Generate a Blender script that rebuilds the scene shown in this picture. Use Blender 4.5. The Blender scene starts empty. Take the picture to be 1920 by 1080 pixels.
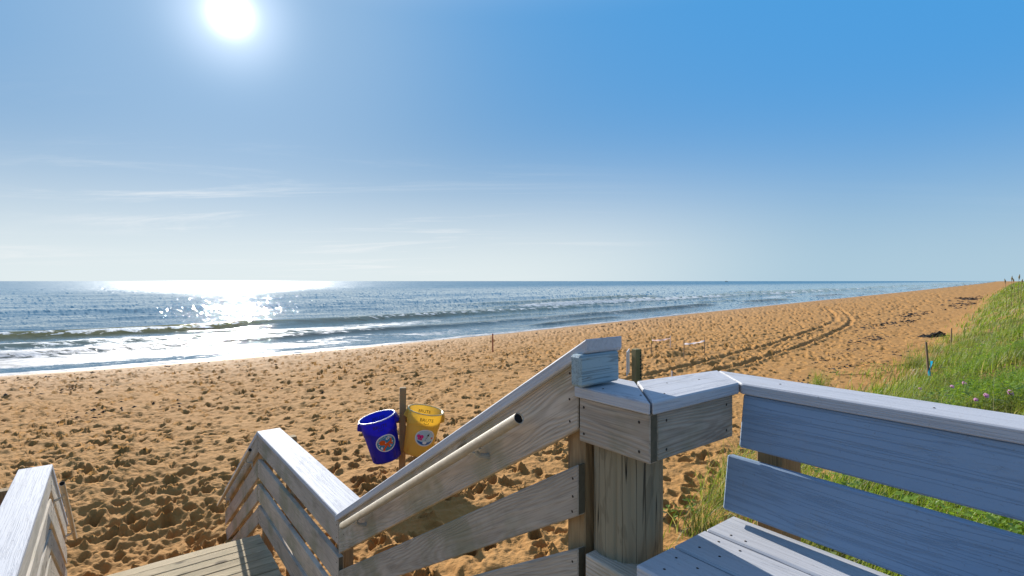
import bpy, bmesh, math, random
import numpy as np
from mathutils import Vector, Matrix

random.seed(7)
RNG = np.random.default_rng(11)
scene = bpy.context.scene
COL = scene.collection
CAM_Z = 5.2                       # eye height above the sea (z = 0)

# ------------------------------------------------------------------ camera
cam_d = bpy.data.cameras.new('camera')
cam = bpy.data.objects.new('camera', cam_d)
COL.objects.link(cam)
cam.location = (0, 0, CAM_Z)
cam.rotation_euler = (math.radians(90), 0, 0)
cam_d.sensor_width = 36
cam_d.lens = 36 * 980 / 1920
cam_d.shift_y = -13 / 1920
cam_d.clip_start = 0.02
cam_d.clip_end = 60000
scene.camera = cam

# ------------------------------------------------------------------ sky, sun, exposure
SUN_AZ = math.radians(-28.3)
SUN_EL = math.radians(24.2)
SUN = Vector((math.sin(SUN_AZ) * math.cos(SUN_EL), math.cos(SUN_AZ) * math.cos(SUN_EL), math.sin(SUN_EL)))
world = bpy.data.worlds.new('World')
scene.world = world
world.use_nodes = True


class NT:
    """small helper around a node tree"""
    def __init__(self, tree):
        self.t = tree
        self.n = tree.nodes
        self.l = tree.links

    def new(self, typ, **kw):
        nd = self.n.new(typ)
        for k, v in kw.items():
            setattr(nd, k, v)
        return nd

    def put(self, sock, val):
        if val is None:
            return
        if hasattr(val, 'is_output') or isinstance(val, bpy.types.NodeSocket):
            self.l.new(val, sock)
        else:
            if sock.type == 'RGBA' and not isinstance(val, (int, float)) and len(val) == 3:
                val = (*val, 1)
            sock.default_value = val

    def math(self, op, a, b=None, c=None, clamp=False):
        nd = self.new('ShaderNodeMath', operation=op, use_clamp=clamp)
        for i, v in enumerate((a, b, c)):
            self.put(nd.inputs[i], v) if v is not None else None
        return nd.outputs[0]

    def vmath(self, op, a, b=None, s=None):
        nd = self.new('ShaderNodeVectorMath', operation=op)
        self.put(nd.inputs[0], a)
        if b is not None:
            self.put(nd.inputs[1], b)
        if s is not None:
            self.put(nd.inputs['Scale'], s)
        return nd.outputs['Value'] if op in ('DOT_PRODUCT', 'LENGTH', 'DISTANCE') else nd.outputs[0]

    def mix(self, f, a, b, blend='MIX'):
        nd = self.new('ShaderNodeMix', data_type='RGBA', blend_type=blend)
        self.put(nd.inputs[0], f)
        self.put(nd.inputs[6], a)
        self.put(nd.inputs[7], b)
        return nd.outputs[2]

    def ramp(self, f, stops, interp='LINEAR'):
        nd = self.new('ShaderNodeValToRGB')
        nd.color_ramp.interpolation = interp
        el = nd.color_ramp.elements
        while len(el) < len(stops):
            el.new(0.5)
        for e, (p, c) in zip(el, stops):
            e.position = p
            e.color = (c, c, c, 1) if isinstance(c, (int, float)) else (*c, 1)
        self.put(nd.inputs[0], f)
        return nd.outputs[0]

    def smooth(self, x, lo, hi, a=0.0, b=1.0):
        nd = self.new('ShaderNodeMapRange', interpolation_type='SMOOTHSTEP')
        self.put(nd.inputs[0], x)
        for i, v in zip((1, 2, 3, 4), (lo, hi, a, b)):
            nd.inputs[i].default_value = v
        return nd.outputs[0]

    def noise(self, vec, scale, detail=3, rough=0.5, dist=0.0, col=False):
        nd = self.new('ShaderNodeTexNoise')
        self.put(nd.inputs['Vector'], vec)
        nd.inputs['Scale'].default_value = scale
        nd.inputs['Detail'].default_value = detail
        nd.inputs['Roughness'].default_value = rough
        nd.inputs['Distortion'].default_value = dist
        return nd.outputs['Color' if col else 'Fac']


w = NT(world.node_tree)
w.n.clear()
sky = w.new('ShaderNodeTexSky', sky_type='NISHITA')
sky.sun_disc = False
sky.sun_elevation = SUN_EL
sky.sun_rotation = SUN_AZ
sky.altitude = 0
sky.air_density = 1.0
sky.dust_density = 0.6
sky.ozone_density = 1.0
tc = w.new('ShaderNodeTexCoord')
dirv = w.vmath('NORMALIZE', tc.outputs['Generated'])
sep = w.new('ShaderNodeSeparateXYZ')
w.put(sep.inputs[0], dirv)
el = sep.outputs[2]
# the sun's disc in its aureole of haze
cosang = w.math('MAXIMUM', w.vmath('DOT_PRODUCT', dirv, tuple(SUN)), 0.0)
core = w.math('MULTIPLY', w.math('POWER', cosang, 3600.0), 10.0)
mid = w.math('MULTIPLY', w.math('POWER', cosang, 420.0), 2.5)
wide = w.math('MULTIPLY', w.math('POWER', cosang, 22.0), 0.62)
glow = w.math('ADD', core, w.math('ADD', mid, wide))
# thin wisps of cirrus low over the sea
elc = w.math('ADD', w.math('MAXIMUM', el, 0.0), 0.06)
cu = w.new('ShaderNodeCombineXYZ')
w.put(cu.inputs[0], w.math('DIVIDE', sep.outputs[0], elc))
w.put(cu.inputs[1], w.math('DIVIDE', sep.outputs[1], elc))
cvec = w.vmath('MULTIPLY', cu.outputs[0], (0.26, 1.0, 1.0))
cn = w.noise(cvec, 0.55, 8, 0.68, 1.6)
cbig = w.noise(w.vmath('ADD', cu.outputs[0], (3.1, 1.7, 0.0)), 0.13, 2, 0.5)
cl = w.math('MULTIPLY', w.smooth(cn, 0.49, 0.70), w.smooth(cbig, 0.40, 0.58))
cl = w.math('MULTIPLY', cl, w.smooth(el, 0.34, 0.08))
cl = w.math('MULTIPLY', cl, w.smooth(sep.outputs[0], 0.35, -0.25, 0.05, 1.0))
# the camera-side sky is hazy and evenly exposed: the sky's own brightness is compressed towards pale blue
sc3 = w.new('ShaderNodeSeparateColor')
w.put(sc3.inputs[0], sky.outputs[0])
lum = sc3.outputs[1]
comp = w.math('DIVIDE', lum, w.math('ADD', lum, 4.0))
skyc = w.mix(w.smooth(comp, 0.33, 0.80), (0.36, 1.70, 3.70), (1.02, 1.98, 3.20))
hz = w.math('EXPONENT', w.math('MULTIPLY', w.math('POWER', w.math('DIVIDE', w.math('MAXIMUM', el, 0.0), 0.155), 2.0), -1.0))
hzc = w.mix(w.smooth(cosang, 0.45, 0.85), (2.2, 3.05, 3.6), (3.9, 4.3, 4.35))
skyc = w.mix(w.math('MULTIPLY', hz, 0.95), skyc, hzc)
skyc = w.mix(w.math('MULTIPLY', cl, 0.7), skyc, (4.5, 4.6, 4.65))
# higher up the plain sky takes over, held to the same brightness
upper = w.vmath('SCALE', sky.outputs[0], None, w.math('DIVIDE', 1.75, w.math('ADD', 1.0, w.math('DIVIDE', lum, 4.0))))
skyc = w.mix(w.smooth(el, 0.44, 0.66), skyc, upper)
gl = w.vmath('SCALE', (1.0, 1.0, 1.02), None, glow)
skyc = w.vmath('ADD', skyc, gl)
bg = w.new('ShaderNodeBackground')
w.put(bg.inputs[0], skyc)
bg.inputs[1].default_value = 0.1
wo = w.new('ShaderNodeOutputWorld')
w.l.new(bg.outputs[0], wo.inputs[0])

sun_d = bpy.data.lights.new('sun', 'SUN')
sun_d.energy = 3.7
sun_d.angle = math.radians(0.55)
sun_d.color = (1.0, 0.95, 0.87)
sun = bpy.data.objects.new('sun', sun_d)
COL.objects.link(sun)
sun.rotation_euler = SUN.to_track_quat('Z', 'Y').to_euler()
sun.location = (-20, 40, 30)

scene.view_settings.view_transform = 'Standard'
scene.view_settings.look = 'None'
scene.view_settings.gamma = 1
scene.view_settings.exposure = 1.0
scene.view_settings.use_curve_mapping = False
scene.cycles.use_denoising = True
scene.cycles.max_bounces = 6
scene.cycles.caustics_reflective = False
scene.cycles.caustics_refractive = False
scene.cycles.sample_clamp_indirect = 6

# ------------------------------------------------------------------ terrain functions
# >>> terrain
TH = math.radians(37.4)
TS, TC = math.sin(TH), math.cos(TH)


def UV(u, v, z=0.0):
    """stair frame: u runs down the stairs to the sea, v across them to the right; z from the eye"""
    return (-TS * u + TC * v, TC * u + TS * v, CAM_Z + z)


def vnoise(x, y, seed=0):
    xi = np.floor(x).astype(np.int64); yi = np.floor(y).astype(np.int64)
    xf = x - xi; yf = y - yi
    def h(a, b):
        n = (a * 374761393 + b * 668265263 + seed * 974711) & 0x7fffffff
        n = ((n ^ (n >> 13)) * 1274126177) & 0x7fffffff
        return ((n ^ (n >> 16)) & 0xffff) / 65535.0
    sx = xf * xf * (3 - 2 * xf); sy = yf * yf * (3 - 2 * yf)
    a = h(xi, yi); b = h(xi + 1, yi); c = h(xi, yi + 1); d = h(xi + 1, yi + 1)
    return (a + (b - a) * sx) * (1 - sy) + (c + (d - c) * sx) * sy


def fbm(x, y, seed=0, o=4):
    s = 0; a = 0.5
    for i in range(o):
        s = s + a * vnoise(x * 2 ** i, y * 2 ** i, seed + i); a *= 0.5
    return s


def sstep(x, lo, hi):
    t = np.clip((x - lo) / (hi - lo), 0, 1)
    return t * t * (3 - 2 * t)


def signed_poly(X, Y, pts):
    """distance to a polyline, positive on its left side; also the length along it"""
    best = np.full(X.shape, 1e18); sgn = np.ones(X.shape); along = np.zeros(X.shape); L = 0
    for (x0, y0), (x1, y1) in zip(pts[:-1], pts[1:]):
        dx, dy = x1 - x0, y1 - y0; l2 = dx * dx + dy * dy; l = math.sqrt(l2)
        t = np.clip(((X - x0) * dx + (Y - y0) * dy) / l2, 0, 1)
        d2 = (X - x0 - t * dx) ** 2 + (Y - y0 - t * dy) ** 2
        cr = dx * (Y - y0) - dy * (X - x0)
        m = d2 < best
        best = np.where(m, d2, best); sgn = np.where(m, np.where(cr >= 0, 1.0, -1.0), sgn); along = np.where(m, L + t * l, along)
        L += l
    return np.sqrt(best) * sgn, along


def smooth_poly(pts, it=3):
    for _ in range(it):
        q = [pts[0]]
        for a, b in zip(pts[:-1], pts[1:]):
            q += [(a[0] * .75 + b[0] * .25, a[1] * .75 + b[1] * .25), (a[0] * .25 + b[0] * .75, a[1] * .25 + b[1] * .75)]
        pts = q + [pts[-1]]
    return pts


SHORE = smooth_poly([(-400, -180), (-120, -28), (-55, 11), (-27.7, 28.6), (-17.1, 36.4), (-3, 49.5), (8.9, 62.1), (29, 83.5),
                     (70.2, 127.4), (192.4, 254.8), (1500, 1640), (9000, 9700)], 1)
TOE = smooth_poly([(-60, -55), (-12, -9), (-2, 1.0), (0.7, 4.3), (1.9, 6.2), (3.1, 8.0), (9.9, 15.1), (15.7, 20.5), (27.3, 33.0),
                   (63, 71), (221, 236), (1500, 1560), (9000, 9300)], 1)


def terrain(X, Y):
    n, t = signed_poly(X, Y, SHORE)
    inl = -n + 0.7 * (fbm(X * .05, Y * .05, 3) - .47) + .35 * (fbm(X * .4, Y * .4, 33, 3) - .44)
    z = np.interp(inl, [-60, -20, 0, 3, 10, 20, 26, 30, 34, 40, 60, 120],
                  [-9, -6.6, -5.2, -4.97, -4.55, -3.95, -3.62, -3.36, -3.12, -2.95, -2.8, -2.7])
    td, _ = signed_poly(X, Y, TOE)
    dn = -td
    dn = dn + 1.2 * (fbm(X * .35, Y * .35, 21) - .47) * np.clip(np.hypot(X, Y) / 14, 0.3, 1.6)
    rise = 2.25 * sstep(dn, -0.3, 7.0) + .30 * sstep(dn, 5, 30)
    rise = rise + sstep(dn, 0, 4) * (0.5 * (fbm(X * .22, Y * .22, 9) - .47) + .16 * (fbm(X * .9, Y * .9, 12) - .47))
    z = z + rise
    # the trodden hollow at the foot of the stairs
    u = -TS * X + TC * Y; v = TC * X + TS * Y
    z = z - 0.42 * np.exp(-(((u - 8.6) / 2.3) ** 2 + ((v - .2) / 1.7) ** 2))
    z = z + .14 * (fbm(X * .5, Y * .5, 5) - .47) * sstep(inl, 1.5, 6)
    return z + CAM_Z, n, dn
# <<< terrain

# ------------------------------------------------------------------ mesh helpers
ENDGRAIN = ('weathered_pine', 'sun_bleached_pine', 'trodden_deck_board')


def link(o, parent=None):
    COL.objects.link(o)
    if parent is not None:
        o.parent = parent
    return o


def tag(o, label=None, cat=None, group=None, kind=None):
    if label: o['label'] = label
    if cat: o['category'] = cat
    if group: o['group'] = group
    if kind: o['kind'] = kind
    return o


def np_mesh(name, verts, faces, mat, smooth=True, attrs=None):
    """mesh from numpy arrays; faces is an (n,k) index array"""
    me = bpy.data.meshes.new(name)
    verts = np.asarray(verts, dtype=np.float32); faces = np.asarray(faces, dtype=np.int32)
    k = faces.shape[1]
    me.vertices.add(len(verts)); me.vertices.foreach_set('co', verts.ravel())
    me.loops.add(faces.size); me.loops.foreach_set('vertex_index', faces.ravel())
    me.polygons.add(len(faces))
    me.polygons.foreach_set('loop_start', np.arange(0, faces.size, k, dtype=np.int32))
    me.polygons.foreach_set('loop_total', np.full(len(faces), k, dtype=np.int32))
    me.polygons.foreach_set('use_smooth', np.full(len(faces), smooth))
    me.update(calc_edges=True)
    for an, arr in (attrs or {}).items():
        a = me.attributes.new(an, 'FLOAT', 'POINT'); a.data.foreach_set('value', np.asarray(arr, dtype=np.float32).ravel())
    if mat: me.materials.append(mat)
    return me


def py_obj(name, verts, faces, mat, parent=None, smooth=False, mats=None, midx=None):
    me = bpy.data.meshes.new(name)
    me.from_pydata([tuple(v) for v in verts], [], faces)
    if mats:
        for m in mats: me.materials.append(m)
        if midx: me.polygons.foreach_set('material_index', midx)
    else:
        me.materials.append(mat)
    if smooth: me.polygons.foreach_set('use_smooth', [True] * len(me.polygons))
    me.update()
    return link(bpy.data.objects.new(name, me), parent)


def empty(name, loc):
    e = bpy.data.objects.new(name, None); e.empty_display_size = 0.1
    e.location = loc
    COL.objects.link(e)
    return e


def set_world(o, parent, M):
    """parent without moving: parents here are unrotated empties"""
    o.parent = parent
    o.matrix_basis = (Matrix.Translation(-Vector(parent.location)) @ M) if parent is not None else M


def board(name, p0, p1, h, t, mat, parent=None, side=None, sh0=(0, 0), sh1=(0, 0), bev=0.004, warp=0.0):
    """a sawn board from p0 to p1 (middle of its ends). h = size along local z, t = size along local y.
    side fixes local y; sh0/sh1 = (dx/dy, dx/dz) skew of the two end cuts."""
    p0, p1 = Vector(p0), Vector(p1)
    ax = (p1 - p0); L = ax.length; ax.normalize()
    sd = Vector(side) if side is not None else Vector((0, 0, 1)).cross(ax)
    zz = ax.cross(sd).normalized(); sd = zz.cross(ax).normalized()
    if zz.z < -0.01 or (abs(zz.z) <= 0.01 and False):
        zz = -zz; sd = -sd
    bm = bmesh.new()
    nseg = max(1, min(10, int(L / 0.25))) if warp else 1
    rings = []
    ph = random.uniform(0, 6.28)
    for i in range(nseg + 1):
        f = i / nseg; row = []
        wy = warp * math.sin(ph + f * 4.2) if 0 < i < nseg else 0; wz = warp * .6 * math.sin(ph * 2 + f * 5.1) if 0 < i < nseg else 0
        for (yy, z2) in ((-t / 2, -h / 2), (t / 2, -h / 2), (t / 2, h / 2), (-t / 2, h / 2)):
            x = f * L
            if i == 0: x += sh0[0] * yy + sh0[1] * z2
            if i == nseg: x += sh1[0] * yy + sh1[1] * z2
            row.append(bm.verts.new((x, yy + wy, z2 + wz)))
        rings.append(row)
    for i in range(nseg):
        a, b = rings[i], rings[i + 1]
        for k in range(4):
            bm.faces.new((a[k], b[k], b[(k + 1) % 4], a[(k + 1) % 4]))
    bm.faces.new(rings[0]); bm.faces.new(list(reversed(rings[-1])))
    bmesh.ops.recalc_face_normals(bm, faces=bm.faces)
    if bev:
        ed = [e for e in bm.edges if e.calc_face_angle(0) > 0.6]
        bmesh.ops.bevel(bm, geom=ed, offset=bev, segments=1, affect='EDGES')
    bm.normal_update()
    if mat.name in ENDGRAIN:
        for fc in bm.faces:
            if abs(fc.normal.x) > .72: fc.material_index = 1
    me = bpy.data.meshes.new(name); bm.to_mesh(me); bm.free()
    me.materials.append(mat)
    if mat.name in ENDGRAIN: me.materials.append(M_END)
    o = bpy.data.objects.new(name, me); COL.objects.link(o)
    M = Matrix(((ax.x, sd.x, zz.x, p0.x), (ax.y, sd.y, zz.y, p0.y), (ax.z, sd.z, zz.z, p0.z), (0, 0, 0, 1)))
    set_world(o, parent, M)
    return o


def slab(name, poly, z0, z1, mat, parent=None, ang=0.0, bev=0.004):
    """a board lying flat with the given plan outline (world xy); local x turned to ang for the grain"""
    cx = sum(p[0] for p in poly) / len(poly); cy = sum(p[1] for p in poly) / len(poly)
    ca, sa = math.cos(-ang), math.sin(-ang)
    loc = [((x - cx) * ca - (y - cy) * sa, (x - cx) * sa + (y - cy) * ca) for x, y in poly]
    bm = bmesh.new()
    lo = [bm.verts.new((x, y, 0)) for x, y in loc]; hi = [bm.verts.new((x, y, z1 - z0)) for x, y in loc]
    n = len(lo)
    bm.faces.new(hi); bm.faces.new(list(reversed(lo)))
    for i in range(n): bm.faces.new((lo[i], lo[(i + 1) % n], hi[(i + 1) % n], hi[i]))
    bmesh.ops.recalc_face_normals(bm, faces=bm.faces)
    bmesh.ops.bevel(bm, geom=list(bm.edges), offset=bev, segments=1, affect='EDGES')
    me = bpy.data.meshes.new(name); bm.to_mesh(me); bm.free(); me.materials.append(mat)
    o = bpy.data.objects.new(name, me); COL.objects.link(o)
    set_world(o, parent, Matrix.Translation((cx, cy, z0)) @ Matrix.Rotation(ang, 4, 'Z'))
    return o


def tube_mesh(pts, rad, seg=14, cap=True):
    """verts, faces of a tube along points; rad may be a list"""
    pts = [Vector(p) for p in pts]; V = []; F = []
    rr = rad if isinstance(rad, (list, tuple)) else [rad] * len(pts)
    up = Vector((0, 0, 1))
    for i, p in enumerate(pts):
        d = (pts[min(i + 1, len(pts) - 1)] - pts[max(i - 1, 0)]).normalized()
        a = d.cross(up if abs(d.z) < .95 else Vector((1, 0, 0))).normalized(); b = d.cross(a).normalized()
        for k in range(seg):
            an = 2 * math.pi * k / seg
            V.append(p + (a * math.cos(an) + b * math.sin(an)) * rr[i])
    for i in range(len(pts) - 1):
        for k in range(seg):
            F.append((i * seg + k, i * seg + (k + 1) % seg, (i + 1) * seg + (k + 1) % seg, (i + 1) * seg + k))
    if cap:
        F.append(tuple(range(seg - 1, -1, -1))); F.append(tuple((len(pts) - 1) * seg + k for k in range(seg)))
    return V, F


def rel(vs, parent):
    off = Vector(parent.location)
    return [Vector(v) - off for v in vs]


def tube(name, pts, rad, mat, parent=None, seg=14):
    V, F = tube_mesh(pts, rad, seg)
    if parent is not None: V = rel(V, parent)
    return py_obj(name, V, F, mat, parent, smooth=seg > 8)


# ------------------------------------------------------------------ materials


def material(name):
    m = bpy.data.materials.new(name); m.use_nodes = True
    t = NT(m.node_tree); t.n.clear()
    out = t.new('ShaderNodeOutputMaterial')
    p = t.new('ShaderNodeBsdfPrincipled')
    t.l.new(p.outputs[0], out.inputs[0])
    return m, t, p, out


def bump(t, h, dist, strength=1.0, nrm=None):
    b = t.new('ShaderNodeBump'); b.inputs['Strength'].default_value = strength; b.inputs['Distance'].default_value = dist
    t.put(b.inputs['Height'], h)
    if nrm is not None: t.l.new(nrm, b.inputs['Normal'])
    return b.outputs[0]


def plain(name, col, rough=0.6, metal=0.0, spec=0.4, var=0.12, scale=6.0, transl=0.0):
    m, t, p, out = material(name)
    tc = t.new('ShaderNodeTexCoord')
    n = t.noise(tc.outputs['Object'], scale, 4, 0.6)
    dark = tuple(c * (1 - var) for c in col); lite = tuple(min(1, c * (1 + var)) for c in col)
    c = t.mix(n, dark, lite)
    t.put(p.inputs['Base Color'], c)
    p.inputs['Roughness'].default_value = rough; p.inputs['Metallic'].default_value = metal
    p.inputs['Specular IOR Level'].default_value = spec
    if transl:
        tr = t.new('ShaderNodeBsdfTranslucent'); t.put(tr.inputs[0], c)
        ms = t.new('ShaderNodeMixShader'); ms.inputs[0].default_value = transl
        t.l.new(p.outputs[0], ms.inputs[1]); t.l.new(tr.outputs[0], ms.inputs[2]); t.l.new(ms.outputs[0], out.inputs[0])
    return m


def wood_rings(t, freq=640.0, xs=0.05, knots=True):
    """growth rings of a plain-sawn board; returns (rings 0..1, fibre 0..1, coords, random)"""
    tc = t.new('ShaderNodeTexCoord'); oi = t.new('ShaderNodeObjectInfo')
    rnd = oi.outputs['Random']
    off = t.new('ShaderNodeCombineXYZ')
    t.put(off.inputs[0], t.math('MULTIPLY', rnd, 37.0))
    t.put(off.inputs[1], t.math('ADD', t.math('MULTIPLY', t.math('FRACT', t.math('MULTIPLY', rnd, 7.31)), 0.10), 0.035))
    t.put(off.inputs[2], t.math('SUBTRACT', t.math('MULTIPLY', t.math('FRACT', t.math('MULTIPLY', rnd, 13.7)), 0.12), 0.06))
    co = t.vmath('ADD', tc.outputs['Object'], off.outputs[0])
    big = t.noise(t.vmath('MULTIPLY', co, (1.3, 4.0, 4.0)), 1.0, 2, 0.5, 0, True)
    wob = t.vmath('SCALE', t.vmath('SUBTRACT', big, (0.5, 0.5, 0.5)), None, 0.075)
    fx = t.math('SUBTRACT', t.math('FRACT', t.math('MULTIPLY', t.math('ADD', tc.outputs['Object'] if False else 0.0, 0.0), 1.0)), 0.0)
    # keep x small so the shells become long cathedral arches
    ow = t.new('ShaderNodeCombineXYZ')
    s = t.new('ShaderNodeSeparateXYZ'); t.put(s.inputs[0], tc.outputs['Object'])
    so = t.new('ShaderNodeSeparateXYZ'); t.put(so.inputs[0], off.outputs[0])
    xr = t.math('SUBTRACT', s.outputs[0], t.math('MULTIPLY', rnd, 1.6))
    t.put(ow.inputs[0], t.math('MULTIPLY', xr, xs))
    t.put(ow.inputs[1], t.math('ADD', s.outputs[1], so.outputs[1]))
    t.put(ow.inputs[2], t.math('ADD', s.outputs[2], so.outputs[2]))
    v = t.vmath('ADD', ow.outputs[0], wob)
    rad = t.vmath('LENGTH', v)
    ring = t.math('SINE', t.math('MULTIPLY', rad, freq))
    ring = t.smooth(ring, -0.75, 1.0)
    fib = t.noise(t.vmath('MULTIPLY', co, (5.0, 210.0, 210.0)), 1.0, 3, 0.6)
    return ring, fib, co, rnd


def make_weathered(name, light, dark, green=0.25, freq=560.0, contrast=1.0, rough=0.85):
    m, t, p, out = material(name)
    ring, fib, co, rnd = wood_rings(t, freq)
    rv = t.noise(t.vmath('MULTIPLY', co, (0.9, 5.0, 5.0)), 1.0, 3, 0.6)
    c = t.mix(t.math('MULTIPLY', t.math('MULTIPLY', ring, t.smooth(rv, 0.30, 0.70, 0.25, 1.0)), 0.58 * contrast), light, dark)
    bl = t.noise(t.vmath('MULTIPLY', co, (1.4, 7.0, 7.0)), 1.0, 5, 0.65)
    c = t.mix(t.smooth(bl, 0.42, 0.66, 0, 0.45), c, tuple(x * 0.62 for x in light))
    c = t.mix(t.math('MULTIPLY', t.smooth(fib, 0.45, 0.75), 0.5), c, tuple(x * 0.55 for x in dark))
    big = t.noise(co, 2.6, 4, 0.6)
    c = t.mix(t.smooth(big, 0.44, 0.66, 0, green * 1.5), c, (0.20, 0.20, 0.105))
    st = t.noise(t.vmath('MULTIPLY', co, (3, 9, 9)), 1.0, 4, 0.6)
    c = t.mix(t.smooth(st, 0.56, 0.74, 0, 0.45), c, tuple(x * 0.5 for x in dark))
    # knots
    vo = t.new('ShaderNodeTexVoronoi'); t.put(vo.inputs['Vector'], t.vmath('MULTIPLY', co, (1.6, 3.2, 4.6))); vo.inputs['Scale'].default_value = 1.0
    kn = t.smooth(vo.outputs['Distance'], 0.13, 0.06)
    c = t.mix(t.math('MULTIPLY', kn, 0.75), c, (0.05, 0.034, 0.02))
    vb = t.math('ADD', t.math('MULTIPLY', rnd, 0.36), 0.82)
    c = t.vmath('SCALE', c, None, vb)
    t.put(p.inputs['Base Color'], c)
    p.inputs['Roughness'].default_value = rough; p.inputs['Specular IOR Level'].default_value = 0.25
    h = t.math('SUBTRACT', t.math('MULTIPLY', fib, 0.7), t.math('MULTIPLY', ring, 0.6))
    t.put(p.inputs['Normal'], bump(t, h, 0.0025, 0.7))
    return m


def make_paint(name, col, worn, wear=0.35, line=0.6):
    m, t, p, out = material(name)
    ring, fib, co, rnd = wood_rings(t, 520.0, 0.03)
    # raised grain: long, nearly straight ridges
    wob = t.noise(t.vmath('MULTIPLY', co, (1.1, 3, 3)), 1.0, 2, 0.5)
    sw = t.vmath('ADD', t.vmath('MULTIPLY', co, (0.55, 62, 62)), t.vmath('SCALE', (0, 1.0, 1.0), None, t.math('MULTIPLY', wob, 3.0)))
    g1 = t.noise(sw, 1.0, 3, 0.55)
    ridge = t.smooth(t.math('ABSOLUTE', t.math('SUBTRACT', g1, 0.5)), 0.035, 0.0)
    big = t.noise(co, 3.0, 4, 0.6)
    c = t.mix(t.math('MULTIPLY', big, 0.5), col, tuple(x * 0.78 for x in col))
    c = t.mix(t.math('MULTIPLY', ridge, line * 0.55), c, tuple(x * 0.35 for x in col))
    # paint rubbed through along the ridges
    wn = t.noise(t.vmath('MULTIPLY', co, (5, 34, 34)), 1.0, 6, 0.7)
    wp = t.noise(co, 2.6, 3, 0.6)
    wf = t.math('MULTIPLY', t.smooth(wn, 0.57, 0.62), t.smooth(wp, 0.50, 0.64))
    c = t.mix(t.math('MULTIPLY', wf, wear), c, worn)
    # grime and drifted sand
    gr_ = t.noise(co, 7.0, 6, 0.7)
    c = t.mix(t.smooth(gr_, 0.54, 0.74, 0, 0.22), c, (0.30, 0.26, 0.20))
    sp = t.noise(co, 110.0, 2, 0.6)
    c = t.mix(t.smooth(sp, 0.64, 0.76, 0, 0.35), c, (0.16, 0.14, 0.11))
    t.put(p.inputs['Base Color'], c)
    p.inputs['Roughness'].default_value = 0.68; p.inputs['Specular IOR Level'].default_value = 0.28
    h = t.math('ADD', t.math('SUBTRACT', t.math('MULTIPLY', fib, 0.4), t.math('MULTIPLY', ridge, 0.7)), t.math('MULTIPLY', wf, -0.6))
    t.put(p.inputs['Normal'], bump(t, h, 0.0018, 0.8))
    return m


M_WOOD = make_weathered('weathered_pine', (0.54, 0.45, 0.36), (0.26, 0.20, 0.145), 0.35, freq=820.0, contrast=0.8)
M_WOODL = make_weathered('sun_bleached_pine', (0.56, 0.49, 0.40), (0.33, 0.26, 0.19), 0.15, contrast=0.7)
M_DECK = make_weathered('trodden_deck_board', (0.56, 0.45, 0.29), (0.27, 0.20, 0.12), 0.12, freq=900, contrast=0.8)
M_POST = make_weathered('treated_post', (0.44, 0.29, 0.15), (0.23, 0.135, 0.065), 0.2)
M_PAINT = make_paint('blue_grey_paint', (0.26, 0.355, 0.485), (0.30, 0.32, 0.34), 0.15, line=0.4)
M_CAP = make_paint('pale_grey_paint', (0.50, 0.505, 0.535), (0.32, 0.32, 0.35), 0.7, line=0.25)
M_BLOCK = make_paint('worn_blue_paint', (0.33, 0.43, 0.47), (0.16, 0.17, 0.16), 1.0, line=1.1)
M_END = plain('mouldy_end_grain', (0.115, 0.095, 0.062), .9, 0, .2, .45, 45)
M_PIPE = plain('galvanised_pipe', (0.47, 0.43, 0.36), 0.45, 0.35, 0.5, 0.32, 14)
M_IRON = plain('bracket_metal', (0.46, 0.44, 0.39), 0.5, 0.5, 0.5, 0.25, 40)
M_DARK = plain('hollow_shade', (0.012, 0.011, 0.01), 0.9)  # near-black colour standing in for shade inside the handrail pipe
M_SCREW = plain('rusty_screw', (0.05, 0.035, 0.025), 0.7, 0.4)


def make_pole():
    m, t, p, out = material('piling_wood')
    tc = t.new('ShaderNodeTexCoord'); co = tc.outputs['Object']
    fib = t.noise(t.vmath('MULTIPLY', co, (45, 45, 1.6)), 1.0, 6, 0.7)
    big = t.noise(t.vmath('MULTIPLY', co, (7, 7, 2.2)), 1.0, 4, 0.6, 0.6)
    c = t.mix(fib, (0.225, 0.185, 0.118), (0.345, 0.285, 0.19))
    # arching flat-sawn figure
    wv = t.math('SINE', t.math('MULTIPLY', big, 38.0))
    c = t.mix(t.smooth(wv, 0.3, 1.0, 0, 0.45), c, (0.15, 0.12, 0.075))
    c = t.mix(t.smooth(big, 0.55, 0.75, 0, 0.4), c, (0.20, 0.205, 0.14))
    cr = t.noise(t.vmath('MULTIPLY', co, (26, 26, 0.55)), 1.0, 2, 0.5)
    crack = t.smooth(t.math('ABSOLUTE', t.math('SUBTRACT', cr, 0.5)), 0.012, 0.0)
    c = t.mix(crack, c, (0.02, 0.017, 0.012))
    t.put(p.inputs['Base Color'], c); p.inputs['Roughness'].default_value = 0.85; p.inputs['Specular IOR Level'].default_value = 0.2
    h = t.math('SUBTRACT', t.math('MULTIPLY', fib, 0.6), t.math('MULTIPLY', crack, 2.0))
    t.put(p.inputs['Normal'], bump(t, h, 0.004, 0.8))
    return m


M_POLE = make_pole()


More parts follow.
